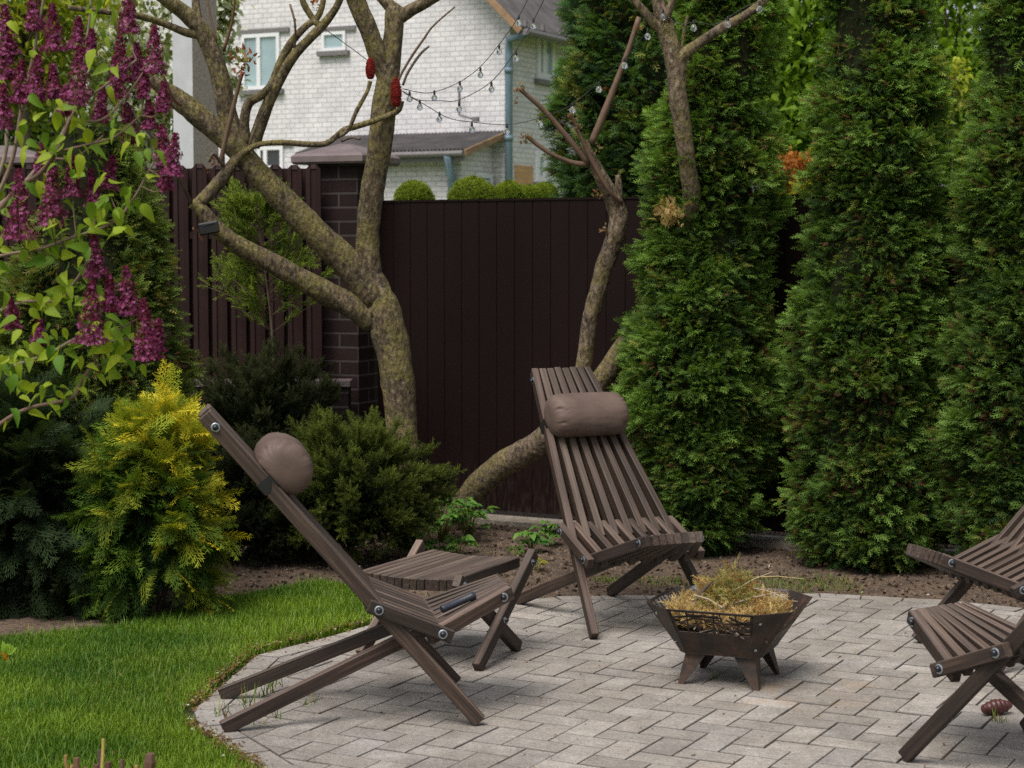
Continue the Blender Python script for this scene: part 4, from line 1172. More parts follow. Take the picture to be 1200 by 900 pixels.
strand('long string of clear bulbs sagging from the forked tree across to the leaning tree', [(375, 30, 9.7), (400, 48, 9.75), (432, 72, 9.8), (470, 106, 9.72), (500, 124, 9.7), (525, 138, 9.7), (553, 143, 9.7), (595, 146, 9.68), (633, 138, 9.66), (668, 124, 9.62), (700, 98, 9.58), (735, 66, 9.5), (758, 38, 9.4), (778, 16, 9.25)],
       [(480, 116), (492, 126), (515, 140), (553, 152), (594, 154), (633, 145), (671, 129), (702, 105), (732, 77), (759, 43)])
strand('upper string of clear bulbs rising steeply from the forked tree past the downpipe', [(472, 104, 9.74), (490, 108, 9.8), (508, 108, 9.8), (537, 97, 9.8), (562, 79, 9.8), (585, 52, 9.8), (605, 24, 9.8), (622, -8, 9.8), (640, -50, 9.8)], [(509, 115), (539, 104), (563, 88), (585, 61), (608, 27)])
strand('lower string of clear bulbs rising steeply from the forked tree past the eaves', [(473, 107, 9.72), (490, 117, 9.7), (515, 118, 9.7), (538, 117, 9.7), (574, 97, 9.7), (600, 66, 9.7), (622, 30, 9.7), (642, -10, 9.7), (660, -50, 9.7)], [(538, 128), (576, 105), (605, 69), (625, 31)])
strand('short bulb string along the upper limb of the leaning tree', [(776, 14, 9.2), (795, 28, 9.12), (815, 26, 9.12), (840, 28, 9.12), (870, 10, 9.1), (893, 0, 9.08), (915, -14, 9.08)], [(777, 20), (813, 33), (853, 29), (890, 11)])

# ================================================================== EVERGREEN COLUMNS
DK, LT = (.019, .045, .014), (.070, .150, .034)
def prof_px(rows, Y):
    out = []; c0 = None
    for (py, x0, x1) in rows:
        a, b = pt(x0, py, Y), pt(x1, py, Y)
        if c0 is None: c0 = (pt(sum(r[1] + r[2] for r in rows) / 2 / len(rows), py, Y)[0])
        out.append((max(.02, a[2]), (b[0] - a[0]) / 2, (a[0] + b[0]) / 2 - c0))
    return c0, sorted(out)
def thuja(label, rows, Y, clumps, per, size, seed, dark=DK, light=LT, **kw):
    cx, pr = prof_px(rows, Y)
    t = thing('thuja_tree', label, 'evergreen', (cx, Y, 0), 0, 'columnar evergreens along the gate')
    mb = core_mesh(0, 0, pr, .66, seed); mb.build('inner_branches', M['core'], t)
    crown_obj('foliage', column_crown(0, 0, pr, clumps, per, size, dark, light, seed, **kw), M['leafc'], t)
    mb = MB(); mb.tube([(0, 0, -.05), (0, 0, .5)], [.05, .04], 10, lump=.1); mb.build('trunk', M['bark2'], t, True)
    return t
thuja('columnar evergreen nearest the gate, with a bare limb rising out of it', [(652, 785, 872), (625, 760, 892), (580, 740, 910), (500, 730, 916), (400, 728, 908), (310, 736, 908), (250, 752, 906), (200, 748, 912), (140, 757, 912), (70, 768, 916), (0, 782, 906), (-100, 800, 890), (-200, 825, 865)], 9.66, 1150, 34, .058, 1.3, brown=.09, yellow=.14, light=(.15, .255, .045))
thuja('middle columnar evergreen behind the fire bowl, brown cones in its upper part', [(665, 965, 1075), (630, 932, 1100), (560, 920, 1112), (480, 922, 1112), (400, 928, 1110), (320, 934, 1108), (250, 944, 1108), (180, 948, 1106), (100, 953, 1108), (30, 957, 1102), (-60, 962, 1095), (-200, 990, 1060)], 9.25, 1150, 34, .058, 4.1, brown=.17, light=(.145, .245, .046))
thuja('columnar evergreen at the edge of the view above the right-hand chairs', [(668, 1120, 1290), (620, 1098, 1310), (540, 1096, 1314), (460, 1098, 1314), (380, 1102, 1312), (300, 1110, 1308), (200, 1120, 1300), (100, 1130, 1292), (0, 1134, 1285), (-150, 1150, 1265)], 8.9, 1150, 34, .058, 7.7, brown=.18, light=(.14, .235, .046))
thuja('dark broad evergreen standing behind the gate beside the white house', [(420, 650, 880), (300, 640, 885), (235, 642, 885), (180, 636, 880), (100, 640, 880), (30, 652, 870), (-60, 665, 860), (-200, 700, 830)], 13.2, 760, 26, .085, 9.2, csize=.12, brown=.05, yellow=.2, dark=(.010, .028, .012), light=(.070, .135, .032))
# brown dead patch on the first column
mb_ = pt(776, 247, 9.22); n = 110
tp = [crown_obj('dead_foliage', scatter(SPRAY, np.array(mb_) - np.array([pt(826.5, 300, 9.66)[0], 9.66, 0]) + rng.normal(0, .032, (n, 3)), unit_rand(n) + np.array([0, -.8, .3]), unit_rand(n), rng.uniform(.03, .05, n), lerp((.28, .17, .06), (.50, .36, .16), rng.random(n)), .4), M['leafc'], o_) for o_ in [o for o in COL.objects if o.name == 'thuja_tree']]
cx, pr = prof_px([(655, 20, 222), (560, 8, 234), (480, -5, 232), (430, -5, 226), (380, 0, 216), (320, 10, 200), (260, 25, 185), (200, 45, 165), (150, 70, 135)], 8.7)
t = thing('thuja_tree', 'rounded evergreen standing directly behind the purple lilac', 'evergreen', (cx, 8.7, 0))
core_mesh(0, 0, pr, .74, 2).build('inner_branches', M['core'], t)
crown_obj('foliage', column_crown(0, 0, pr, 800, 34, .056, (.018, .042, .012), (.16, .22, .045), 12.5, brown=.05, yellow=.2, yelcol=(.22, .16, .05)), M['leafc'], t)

# ================================================================== SHRUBS
def shrub(name, label, px, y0, y1, hw, Y, npl, per, size, dark, light, tpl, depth=None, cz=.38, **kw):
    a, b = pt(px, y0, Y), pt(px, y1, Y); r = hw * Y / F
    top = a[2]; bot = max(.0, b[2]); H = top - bot
    t = thing(name, label, 'shrub', (a[0], Y, 0))
    zc = bot + H * cz
    rad = (r, depth or r * .85, H * (1 - cz))
    mb = MB(); mb.tube([(0, 0, bot + .10 * H), (0, 0, bot + .2 * H), (0, 0, zc), (0, 0, zc + H * .2), (0, 0, zc + H * .36)], [r * .06, r * .30, r * .36, r * .28, .02], 14, lump=.25)
    mb.build('inner_branches', M['core'], t)
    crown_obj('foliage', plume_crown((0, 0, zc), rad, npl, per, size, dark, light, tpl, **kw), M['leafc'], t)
    for k in range(4):
        mb = MB(); mb.tube([(random.gauss(0, .03), random.gauss(0, .03), -.03), (random.gauss(0, .08), random.gauss(0, .08), bot + .2 * H)], [.014, .010], 6, (.09, .065, .045)); mb.build('stem', M['twig'], t, True)
    return t
def gold(P, u, q, C):
    k = np.clip(.34 * u[:, 0] + .48 * u[:, 2] + 2.1 * (q - .82) + rng.normal(0, .22, len(q)), 0, 1) ** 1.2
    yel = lerp((.28, .36, .03), (.60, .50, .035), np.clip(k + rng.normal(0, .25, len(q)), 0, 1))
    return C * (1 - k[:, None]) + yel * k[:, None]
shrub('golden_thuja', 'bushy evergreen with golden yellow tips behind the chair by the lawn', 176, 448, 730, 86, 8.0, 120, 20, .145, (.006, .020, .006), (.11, .20, .022), FERN, colfn=gold, el=(-45, 78), upb=.0, tips=.9, cz=.44, droop=.3, wid=.24, spread=.7)
shrub('cypress_shrub', 'dark feathery evergreen shrub at the left edge above the lawn', 25, 430, 748, 128, 8.2, 170, 20, .15, (.004, .010, .005), (.045, .075, .026), FERN, el=(-62, 82), upb=.0, cz=.42, droop=.3, wid=.2)
shrub('juniper_shrub', 'tall dusky juniper in front of the picket fence and brick plinth', 308, 402, 650, 98, 10.1, 210, 46, .065, (.008, .014, .006), (.074, .086, .034), JUN, el=(-40, 72), upb=.4, wid=.19, cz=.46)
shrub('juniper_shrub', 'broad dark green juniper at the foot of the forked tree', 414, 482, 668, 114, 9.35, 220, 46, .062, (.007, .014, .005), (.15, .19, .034), JUN, el=(-55, 70), upb=.30, wid=.16, cz=.48)
shrub('juniper_shrub', 'shaded juniper behind the leaning backrest of the chair by the lawn', 312, 512, 665, 92, 9.45, 150, 44, .062, (.006, .010, .005), (.050, .062, .024), JUN, el=(-50, 75), upb=.3, wid=.18)
# bright shoots on the broad juniper
n = 260
# young light green juniper by the fence
t = thing('young_juniper', 'slender light green juniper rising under the lower bare branch', 'shrub', tuple(gr(322, 630)))
org = np.array(t.location); Y = 10.35
mb = MB(); Q = spline(np.array([pt(324, 560, Y), pt(322, 450, Y), pt(318, 380, Y), pt(312, 330, Y), pt(304, 270, Y), pt(298, 240, Y)]), 6)
mb.tube(Q - org, np.linspace(.010, .003, len(Q)), 6, (.14, .10, .07))
Ps, Ds, Ss = [], [], []
for k in range(95):
    f = random.random() ** .8; a = Q[int((len(Q) - 1) * (.35 + .65 * f))]
    ang = random.uniform(-1.25, 1.25) + (0 if random.random() < .5 else PI); L = random.uniform(.16, .42) * (1.15 - .75 * f)
    d = N3((math.cos(ang), random.uniform(-.5, .4), .35 + .5 * random.random()))
    br = [a, a + d * L * .5, a + d * L + np.array([0, 0, -.06 * L])]
    mb.tube(np.array(br) - org, [.003, .002, .001], 4, (.14, .10, .07))
    for m_ in range(13):
        g = random.uniform(.2, 1); Ps.append(a + d * L * g + rng.normal(0, .012, 3)); Ds.append(d + rng.normal(0, .5, 3) + np.array([0, 0, .25])); Ss.append(random.uniform(.05, .10))
mb.build('stems', M['twig'], t, True)
Ps = np.array(Ps) - org
crown_obj('foliage', scatter(JUN, Ps, np.array(Ds), unit_rand(len(Ps)), np.array(Ss), lerp((.07, .12, .02), (.26, .34, .05), rng.random(len(Ps)))), M['leafc'], t)

# perennials on the bed
PLANTS = [((480, 640), .16, 20, 'spreading leafy plant at the foot of the broad juniper'), ((517, 634), .24, 34, 'fresh green leafy plant, the tallest, before the base of the leaning tree'), ((549, 630), .20, 26, 'bright green leafy plant just right of the base of the leaning tree'),
          ((494, 652), .08, 12, 'tiny leafy plant behind the slatted stool, nearest the broad juniper'), ((537, 652), .11, 14, 'small bright leafy plant directly behind the slatted stool'), ((622, 645), .10, 12, 'small green plant on bare soil left of the facing chair'), ((640, 636), .12, 12, 'broad-leaved seedling beside the front of the facing chair'), ((630, 668), .05, 6, 'tiny yellow seedling on the soil between stool and facing chair'), ((603, 652), .05, 7, 'small seedling on bare soil, midway between stool and facing chair')]
for (px, py), h, nl, lab in PLANTS:
    b = gr(px, py); t = thing('leafy_plant', lab, 'plant', tuple(b), 0, 'leafy plants on the soil bed')
    mb = MB(); Ps, Ds, Rs, Ss, Cs = [], [], [], [], []
    for k in range(nl):
        a = random.uniform(0, 2 * PI); r_ = h * random.uniform(.15, .75); top = np.array([math.cos(a) * r_, math.sin(a) * r_, h * random.uniform(.4, 1)])
        mb.tube([(0, 0, -.02), top * (.5, .5, .7), top], [.003, .002, .0015], 5, (.16, .16, .05))
        cc = lerp((.04, .115, .022), (.14, .28, .05), np.array([random.random()]))[0]
        if 'yellow' in lab: cc = np.array((.33, .34, .04))
        for m_ in range(5):
            aa = a + (m_ - 2) * .62; Ps.append(top); Ds.append((math.cos(aa), math.sin(aa), random.uniform(-.25, .25))); Rs.append((rng.normal(0, .3), rng.normal(0, .3), 1)); Ss.append((.055 if m_ == 2 else .045) * random.uniform(.7, 1.25) * (1 if h > .07 else .6)); Cs.append(cc * random.uniform(.8, 1.2))
    mb.build('stems', M['twig'], t, True)
    crown_obj('leaves', scatter([LEAF[0]], np.array(Ps), np.array(Ds), np.array(Rs), np.array(Ss), np.array(Cs), .3), M['leafb'], t)
b = gr(8, 772); t = thing('flowering_seedling', 'small upright green seedling with an orange flower on the lawn edge', 'plant', tuple(b))
n = 7; a = np.linspace(-1.3, 1.3, n)
crown_obj('leaves', scatter([LEAF[0]], np.zeros((n, 3)) + np.array([0, 0, .02]), np.column_stack([np.sin(a), rng.normal(0, .3, n), np.cos(a) + .4]), np.tile([0, -1., .3], (n, 1)), rng.uniform(.03, .05, n), np.tile([.20, .34, .03], (n, 1)), .3), M['leafb'], t)
crown_obj('flower', scatter(FLORET, np.array([[.0, -.03, .022], [-.02, -.03, .03], [.008, -.035, .01]]), np.tile([0, -.3, 1.], (3, 1)), np.tile([0, -1., .3], (3, 1)), np.full(3, .009), np.tile([.70, .24, .02], (3, 1)), .2), M['leafb'], t)
b = gr(267, 643); mb = MB(); mb.tube([b + np.array([0, 0, -.03]), b + np.array([.004, 0, .3]), b + np.array([.012, -.02, .62])], [.021, .021, .019], 10, (.012, .011, .010))
tag(mb.build('stake', M['tint'], None, True), 'slim black stake standing in the soil behind the chair by the lawn', 'stake')
t = thing('pruned_shrub', 'cut brown stems of a pruned shrub at the bottom edge of the lawn', 'shrub', tuple(gr(130, 1035)))
org = np.array(t.location); mb = MB(); Y = org[1]
for (px, py, w, col_) in ((77, 885, 5, (.30, .20, .06)), (90, 888, 7, (.16, .085, .05)), (84, 897, 5, (.3, .2, .07)), (113, 896, 7, (.13, .07, .05)), (117, 879, 6, (.10, .065, .06)), (121, 866, 4, (.42, .33, .09)), (127, 893, 8, (.11, .05, .04)), (143, 890, 6, (.12, .07, .05)), (160, 897, 5, (.32, .22, .08)), (176, 883, 11, (.12, .07, .045)), (174, 893, 6, (.25, .18, .05)), (100, 899, 5, (.2, .13, .06)), (150, 900, 6, (.13, .08, .05))):
    a = pt(px, py, Y + random.uniform(-.1, .1)); r_ = w * Y / F / 2
    e = a * (1, 1, 0) + np.array([(org[0] - a[0]) * .6, 0, -.03])
    mb.tube([e - org, (e + a) / 2 + np.array([random.gauss(0, .008), 0, 0]) - org, a - np.array([0, 0, .02]) - org, a - org], [r_ * 1.15, r_, r_ * (1.3 if w > 9 else 1), r_ * .9], 7, col_, True, .15)
mb.build('stems', M['twig'], t)

# ================================================================== LILAC
lil = thing('lilac_bush', 'lilac bush with dark purple blossom and fresh green leaves at the left edge', 'shrub', (-1.95, 5.15, 0))
lorg = np.array(lil.location); mb = MB()
def lp(px, py, Y): return pt(px, py, Y) - lorg
trunkP = [np.array([0, 0, -.02]), np.array([.05, 0, .5]), np.array([.12, -.02, .95]), lp(-60, 330, 5.1)]
mb.tube(spline(trunkP, 5), np.linspace(.04, .018, 16), 10, (.16, .13, .10), True, .1)
LIMBS = [[(-60, 330, 5.1, 14), (-20, 260, 5.1, 9), (20, 225, 5.05, 8), (55, 185, 5.0, 7), (75, 155, 5.0, 6), (92, 115, 5.0, 4)], [(-30, 285, 5.1, 9), (20, 222, 5.0, 7), (45, 205, 4.95, 6), (66, 178, 4.9, 5), (82, 140, 4.9, 4), (96, 120, 4.9, 3)],
         [(66, 178, 4.9, 3.5), (100, 170, 4.9, 3), (135, 160, 4.9, 2.5), (165, 135, 4.9, 2)], [(60, 186, 5, 3.5), (90, 184, 5, 3), (122, 158, 5, 2.5)], [(-60, 400, 5.1, 8), (0, 432, 5.0, 4.5), (20, 427, 5.0, 4), (58, 414, 4.95, 4), (92, 396, 4.95, 3.5), (125, 400, 4.95, 3), (160, 396, 4.95, 3)],
         [(-80, 560, 5.1, 6), (0, 497, 5.0, 5), (35, 478, 5, 4.5), (83, 467, 5, 4.5), (96, 446, 5, 4), (110, 430, 5, 3.5), (133, 425, 5, 3)], [(-50, 390, 5.2, 6), (20, 356, 5.1, 4.5), (60, 353, 5.05, 4), (75, 345, 5.05, 4), (95, 320, 5.05, 3.5), (110, 290, 5.05, 3)],
         [(-60, 320, 5, 7), (0, 300, 4.95, 4.5), (45, 292, 4.9, 4), (80, 280, 4.9, 4), (130, 262, 4.9, 3.5), (155, 235, 4.9, 3), (180, 190, 4.9, 2.5)], [(-40, 300, 5.1, 6), (10, 200, 5.1, 5), (25, 130, 5.1, 4.5), (40, 60, 5.1, 4), (50, 5, 5.1, 3), (55, -30, 5.1, 3)],
         [(-20, 250, 5.2, 6), (8, 170, 5.2, 5), (-5, 90, 5.2, 4), (5, 20, 5.2, 3)], [(92, 115, 5, 4), (100, 60, 5, 3.5), (105, 20, 5, 3), (108, -20, 5, 3)], [(96, 120, 4.9, 3.5), (130, 95, 4.9, 3), (160, 70, 4.9, 2.5)], [(82, 140, 4.9, 3), (120, 140, 4.9, 3), (150, 110, 4.9, 2.5), (178, 70, 4.9, 2)],
         [(75, 345, 5.05, 3), (110, 350, 5.0, 3), (145, 330, 5, 2.5)], [(110, 430, 5, 3), (118, 405, 5, 2.5), (150, 380, 5, 2.5), (172, 370, 5, 2)]]
nodes = []
for P in LIMBS:
    W = np.array([np.r_[lp(*p[:3]), p[3] * p[2] / F / 2] for p in P]); Q = spline(W, 5); nodes.append(Q[:, :3])
    mb.tube(Q[:, :3], Q[:, 3], 6, random.choice([(.20, .14, .10), (.24, .19, .14), (.16, .10, .075)]), True, .06)
mb.build('stems', M['twig'], lil, True)
PAN = [(5, 5, 62, 5.1), (36, -12, 32, 5.1), (61, 4, 57, 5.05), (92, 20, 55, 5), (150, -12, 36, 4.95), (141, 42, 92, 4.9), (160, 50, 92, 4.95), (181, 30, 84, 4.9), (108, 34, 60, 5), (94, 52, 120, 4.85), (45, 64, 116, 5), (26, 70, 118, 5.05), (62, 74, 112, 5), (4, 98, 148, 5), (170, 84, 112, 4.9), (174, 118, 148, 4.9), (192, 96, 128, 4.85), (148, 120, 166, 4.95), (190, 146, 192, 4.85), (206, 156, 202, 4.8), (191, 188, 220, 4.85), (22, 198, 278, 4.85), (62, 192, 262, 4.85), (84, 182, 228, 4.95), (132, 182, 218, 4.95), (106, 198, 238, 4.95), (48, 168, 202, 5), (110, 274, 322, 4.9), (108, 328, 400, 4.8), (128, 322, 362, 4.9), (147, 312, 366, 4.85), (168, 350, 418, 4.8), (186, 374, 408, 4.85), (12, 348, 382, 5), (48, 374, 402, 5), (134, 66, 112, 5), (78, 100, 132, 4.95), (10, 40, 90, 5.1), (120, 100, 140, 4.95)]
for (px, y0, y1, Y) in PAN:
    a, b = lp(px + random.uniform(-6, 6), y1 + 3, Y), lp(px, y0, Y); d = b - a; L = np.linalg.norm(d); d /= L
    n = int(240 + L * 3000); f = rng.random(n) ** 1.25
    lobes = .5 + .5 * np.sin(f * L * 120 + rng.uniform(0, 6))
    rad = L * .25 * (1 - f) ** .75 * (.72 + .4 * lobes) + .005
    th = rng.uniform(0, 2 * PI, n); rr = rad * rng.random(n) ** .4
    ex = N3(np.cross(d, (0, 1, .1))); ey = np.cross(d, ex)
    off = np.cos(th)[:, None] * ex + np.sin(th)[:, None] * ey
    P = a + d * (f * L)[:, None] + off * rr[:, None]
    D = rng.normal(0, .4, (n, 3)) + np.cross(off, d); R = off + d * .4 + rng.normal(0, .35, (n, 3))
    op = rng.random(n) < (.52 - .5 * f)
    C = np.where(op[:, None], lerp((.18, .025, .10), (.38, .10, .25), rng.random(n)), lerp((.080, .008, .022), (.17, .016, .058), rng.random(n)))
    pan = crown_obj('flower_panicle', scatter(FLORET, P, D, R, np.where(op, .0046, .0034) * rng.uniform(.75, 1.25, n), C, .35), M['petal'], lil)
    j = min((q for Q in nodes for q in Q), key=lambda q: np.linalg.norm((q - a) * (1, .5, 1) + np.array([0, 0, .03])))
    rachis = MB(); rachis.tube([j, (j + a) / 2 + np.array([0, 0, -.01]), a, b - d * L * .1], [.0022, .002, .0018, .001], 5, (.14, .10, .05)); rachis.build('stalk', M['twig'], pan)
Ps, Ds, Rs, Ss, Cs = [], [], [], [], []
def addleaf(p, d, s, c):
    Ps.append(p); Ds.append(d); Rs.append(np.array([0, -.55, .8]) + rng.normal(0, .45, 3)); Ss.append(s); Cs.append(c)
for Q in nodes:
    for k in range(2, len(Q)):
        for _ in range(1):
            pxx = Q[k]; d = N3(np.array([random.uniform(-1, 1), random.uniform(-.7, .3), random.uniform(-.75, .35)]))
            low = pxx[2] + lorg[2] < 1.62
            if random.random() < (.72 if not low else .35): continue
            addleaf(pxx + rng.normal(0, .012, 3), d, random.uniform(.028, .054), lerp((.09, .20, .018), (.34, .42, .03), np.array([random.random()]))[0])
for (px, py, Y, s, n) in ((60, 145, 4.7, 25, 10), (120, 60, 4.75, 18, 7), (110, 190, 4.7, 22, 10), (30, 160, 4.7, 20, 8), (20, 380, 4.8, 24, 14), (70, 370, 4.8, 24, 14), (50, 420, 4.8, 26, 16), (30, 330, 4.85, 24, 10), (105, 270, 4.7, 22, 12), (120, 240, 4.75, 20, 10), (150, 240, 4.75, 16, 8), (60, 300, 4.8, 25, 10), (140, 420, 4.85, 10, 5), (125, 360, 4.75, 14, 6), (10, 290, 4.8, 18, 8), (175, 185, 4.7, 14, 6), (165, 160, 4.7, 8, 4), (150, 150, 4.75, 10, 4), (140, 390, 4.75, 14, 6), (10, 430, 4.9, 16, 10), (55, 455, 4.9, 14, 8), (20, 20, 5.0, 20, 6), (120, 10, 4.9, 16, 6), (25, 250, 4.8, 16, 6), (85, 320, 4.8, 14, 8)):
    for _ in range(int(n * 1.0)):
        addleaf(lp(px + random.gauss(0, s), py + random.gauss(0, s), Y + .14 + random.gauss(0, .06)), N3((random.uniform(-1, 1), random.uniform(-.6, .2), random.uniform(-1.2, .1))), random.uniform(.030, .056), lerp((.09, .20, .018), (.34, .42, .03), np.array([random.random()]))[0])
crown_obj('leaves', scatter(LEAF, np.array(Ps), np.array(Ds), np.array(Rs), np.array(Ss), np.array(Cs), .25), M['leafb'], lil)

# ================================================================== BEYOND THE FENCE
pole = thing('utility_pole', 'tall pale concrete utility pole behind the picket fence', 'pole', (*pt(231, 300, 16)[:2], -.1), 0)
a_, b_, c_ = pt(203, 300, 16)[0] - pt(231, 300, 16)[0], 0, pt(258, 300, 16)[0] - pt(231, 300, 16)[0]
mb = MB()
q0 = [(a_, .05), (.002, -.14), (c_, .02), (c_ - .05, .25), (a_ + .03, .26)]; H_ = 8.0
vs = [(x, y, 0) for x, y in q0] + [(x * .9, y * .9, H_) for x, y in q0]; n = 5
mb._add(vs, [(i, (i + 1) % n, n + (i + 1) % n, n + i) for i in range(n)] + [tuple(range(n, 2 * n))])
o = mb.build('shaft', M['pole'], pole); o.data.materials.append(M['pole2'])
for i in (1, 2): o.data.polygons[i].material_index = 1

HA = math.radians(-27); HC = pt(598, 300, 34.0); HC[2] = 0
uh, nh = np.array([math.cos(HA), math.sin(HA), 0]), np.array([-math.sin(HA), math.cos(HA), 0])
def hray(px, py):
    X, v = (px - 600) / F, (450 - py) / F
    return np.array([X, CP + v * SP, -SP + v * CP])
def hpt(px, py, y=0.0):          # pixel -> local x, z on the plane local y
    d = hray(px, py); t_ = ((HC + nh * y - EYE) @ nh) / (d @ nh); q = EYE + d * t_ - HC; return q @ uh, q[2]
def spt(px, py, x=0.0):          # pixel -> local y, z on the plane local x
    d = hray(px, py); t_ = ((HC + uh * x - EYE) @ uh) / (d @ uh); q = EYE + d * t_ - HC; return q @ nh, q[2]
hs = thing('brick_house', 'white brick house with grey roof and blue downpipe beyond the gate', 'house', tuple(HC), HA)
ze = hpt(599, 14)[1]
rx, rz = hpt(575, -10); sl_ = (rz - ze) / (0 - rx)
mb = MB(); ridge = -5.2
mb.plate([(-10.4, 0, -1), (0, 0, -1), (0, 0, ze), (ridge, 0, ze - ridge * sl_), (-10.4, 0, ze)], .3)
mb.box((-.3, .302, -1), (0, 9, ze - .02)); mb.build('wall', M['wbrick'], hs)
mb = MB()
mb.plate([(ridge, -.45, ze - ridge * sl_ + .12), (.45, -.45, ze - .45 * sl_ + .12), (.45, 9.3, ze - .45 * sl_ + .12), (ridge, 9.3, ze - ridge * sl_ + .12)], .1)
mb.plate([(ridge - .01, 9.3, ze - ridge * sl_ + .12), (-10.85, 9.3, ze - .45 * sl_ + .12), (-10.85, -.45, ze - .45 * sl_ + .12), (ridge - .01, -.45, ze - ridge * sl_ + .12)], .1)
rf = mb.build('roof', M['slate'], hs)
mb = MB(); mb.bar((.44, -.475, ze - .45 * sl_ + .03), (ridge, -.475, ze - ridge * sl_ + .03), .03, .12); mb.build('fascia', M['fascia'], rf)
mb = MB(); mb.tube([(.53, -.45, ze - .45 * sl_ + .02), (.53, 9.3, ze - .45 * sl_ + .02)], .065, 8)
for k in range(14): mb.box((.40, -.3 + k * .7, ze - .45 * sl_ + .13), (.47, -.24 + k * .7, ze - .45 * sl_ + .24))
mb.build('gutter', M['ledge'], rf)
px_, pz_ = hpt(598, 30, -.12)
mb = MB(); mb.tube([(.45, -.35, ze - .45 * sl_ - .02), (.06, -.16, ze - .5), (.03, -.12, ze - .75), (.03, -.12, -.9)], .068, 10)
for k in range(5): mb.tube([(.03, -.12, ze - 1.0 - k * 1.2), (.03, -.12, ze - 1.1 - k * 1.2)], .08, 10)
mb.build('downpipe', M['pipe'], hs, True)
def window(P0, P1, side=False, xo=0.0, pane='pane', mull=(.5,), lintel=True, fr=.07):
    """P0 upper-left px, P1 lower-right px"""
    if side:
        (a0, z1), (a1, z0) = spt(*P0, xo), spt(*P1, xo); tf = lambda a, b, z: (xo + b, a, z)
    else:
        (a0, z1), (a1, z0) = hpt(*P0), hpt(*P1); tf = lambda a, b, z: (a, -b, z)
    def bx(mb, u0, u1, z0, z1, d0, d1):
        p, q = tf(u0, d0, z0), tf(u1, d1, z1); mb.box(tuple(map(min, p, q)), tuple(map(max, p, q)))
    mb = MB(); bx(mb, a0, a1, z0, z0 + fr, .003, .05); bx(mb, a0, a1, z1 - fr, z1, .003, .05); bx(mb, a0, a0 + fr, z0 + fr, z1 - fr, .003, .05); bx(mb, a1 - fr, a1, z0 + fr, z1 - fr, .003, .05)
    for m in mull: c = a0 + (a1 - a0) * m; bx(mb, c - fr * .6, c + fr * .6, z0 + fr, z1 - fr, .003, .048)
    w = mb.build('window', M['white'], hs)
    mb = MB(); bx(mb, a0 + fr, a1 - fr, z0 + fr, z1 - fr, .002, .012); mb.build('pane', M[pane], w)
    mb = MB(); bx(mb, a0 - .08, a1 + .08, z0 - .09, z0 - .002, .003, .10)
    if lintel: bx(mb, a0 - .1, a1 + .22, z1 + .004, z1 + .09, .003, .05)
    mb.build('sill', M['ledge'], w)
window((284, 41), (329, 104), mull=(.45,)); window((378, 38), (406, 59), mull=(), fr=.06); window((303, 172), (333, 198), mull=(.3,), pane='paneD')
window((628, 37), (648, 96), True, 0.0, mull=(.4,), fr=.12); window((627, 176), (638, 214), True, 0.0, mull=(), lintel=False, fr=.12)
# tan brick patch low on the side wall
(y0, z1), (y1, z0) = spt(603, 193), spt(624, 225)
mb = MB(); mb.box((.002, y0, z0 - .4), (.012, y1, z1)); mb.build('tan_patch', M['tanbrick'], hs)
# lean-to
xr, zr = hpt(592, 154); xl, _ = hpt(398, 152); q_ = spt(544, 175, xr); dep = q_[0]; zf = q_[1]
mb = MB(); 
nco = 46; vs = []
for k in range(nco * 2 + 1):
    x = xl + (xr + .0 - xl) * k / (nco * 2); w_ = .028 * (1 if k % 2 else -1)
    vs += [(x, -.003, zr + w_), (x, dep, zf + w_)]
mb._add(vs, [(2 * k, 2 * k + 1, 2 * k + 3, 2 * k + 2) for k in range(nco * 2)]); lr = mb.build('lean_to_roof', M['slate'], hs)
mb = MB(); mb.bar((xr + .02, -.01, zr - .06), (xr + .02, dep, zf - .06), .03, .11); mb.build('fascia', M['fascia'], lr)
mb = MB(); mb.box((xl, dep + .02, zf - .20), (xr, dep + .05, zf - .05)); mb.tube([(xl, dep - .05, zf - .07), (xr, dep - .05, zf - .07)], .05, 8); mb.build('gutter', M['ledge'], lr)
mb = MB(); mb.box((xl + .2, dep + .35, -1), (xr - .25, dep + .6, zf - .03)); mb.box((xr - .5, dep + .602, -1), (xr - .25, -.003, zf + .0)); 
mb.plate([(xr - .252, dep + .36, zf - .04), (xr - .252, -.004, zf - .04), (xr - .252, -.004, zr - .06), (xr - .252, dep + .36, zf + (zr - zf) * .12 - .02)], .2)
mb.build('lean_to_wall', M['wbrick'], hs)
mb = MB(); mb.tube([(xr - .3, dep - .05, zf - .1), (xr - .4, dep + .28, zf - .5), (xr - .4, dep + .28, -1)], .075, 8); mb.build('downpipe', M['pipe'], hs, True)
x0, z0 = hpt(543, 135); x1, z1 = hpt(543, 104); mb = MB(); mb.tube([(x0, -.15, z1), (x0, -.15, z0), (x0 + .35, -.2, z0 - .1)], .025, 6); mb.box((x0 + .3, -.24, z0 - .14), (x0 + .42, -.16, z0 - .06)); mb.build('wall_bracket', M['ledge'], hs)
window((556, 202), (575, 218), True, xr - .25, mull=(), lintel=False, fr=.09)

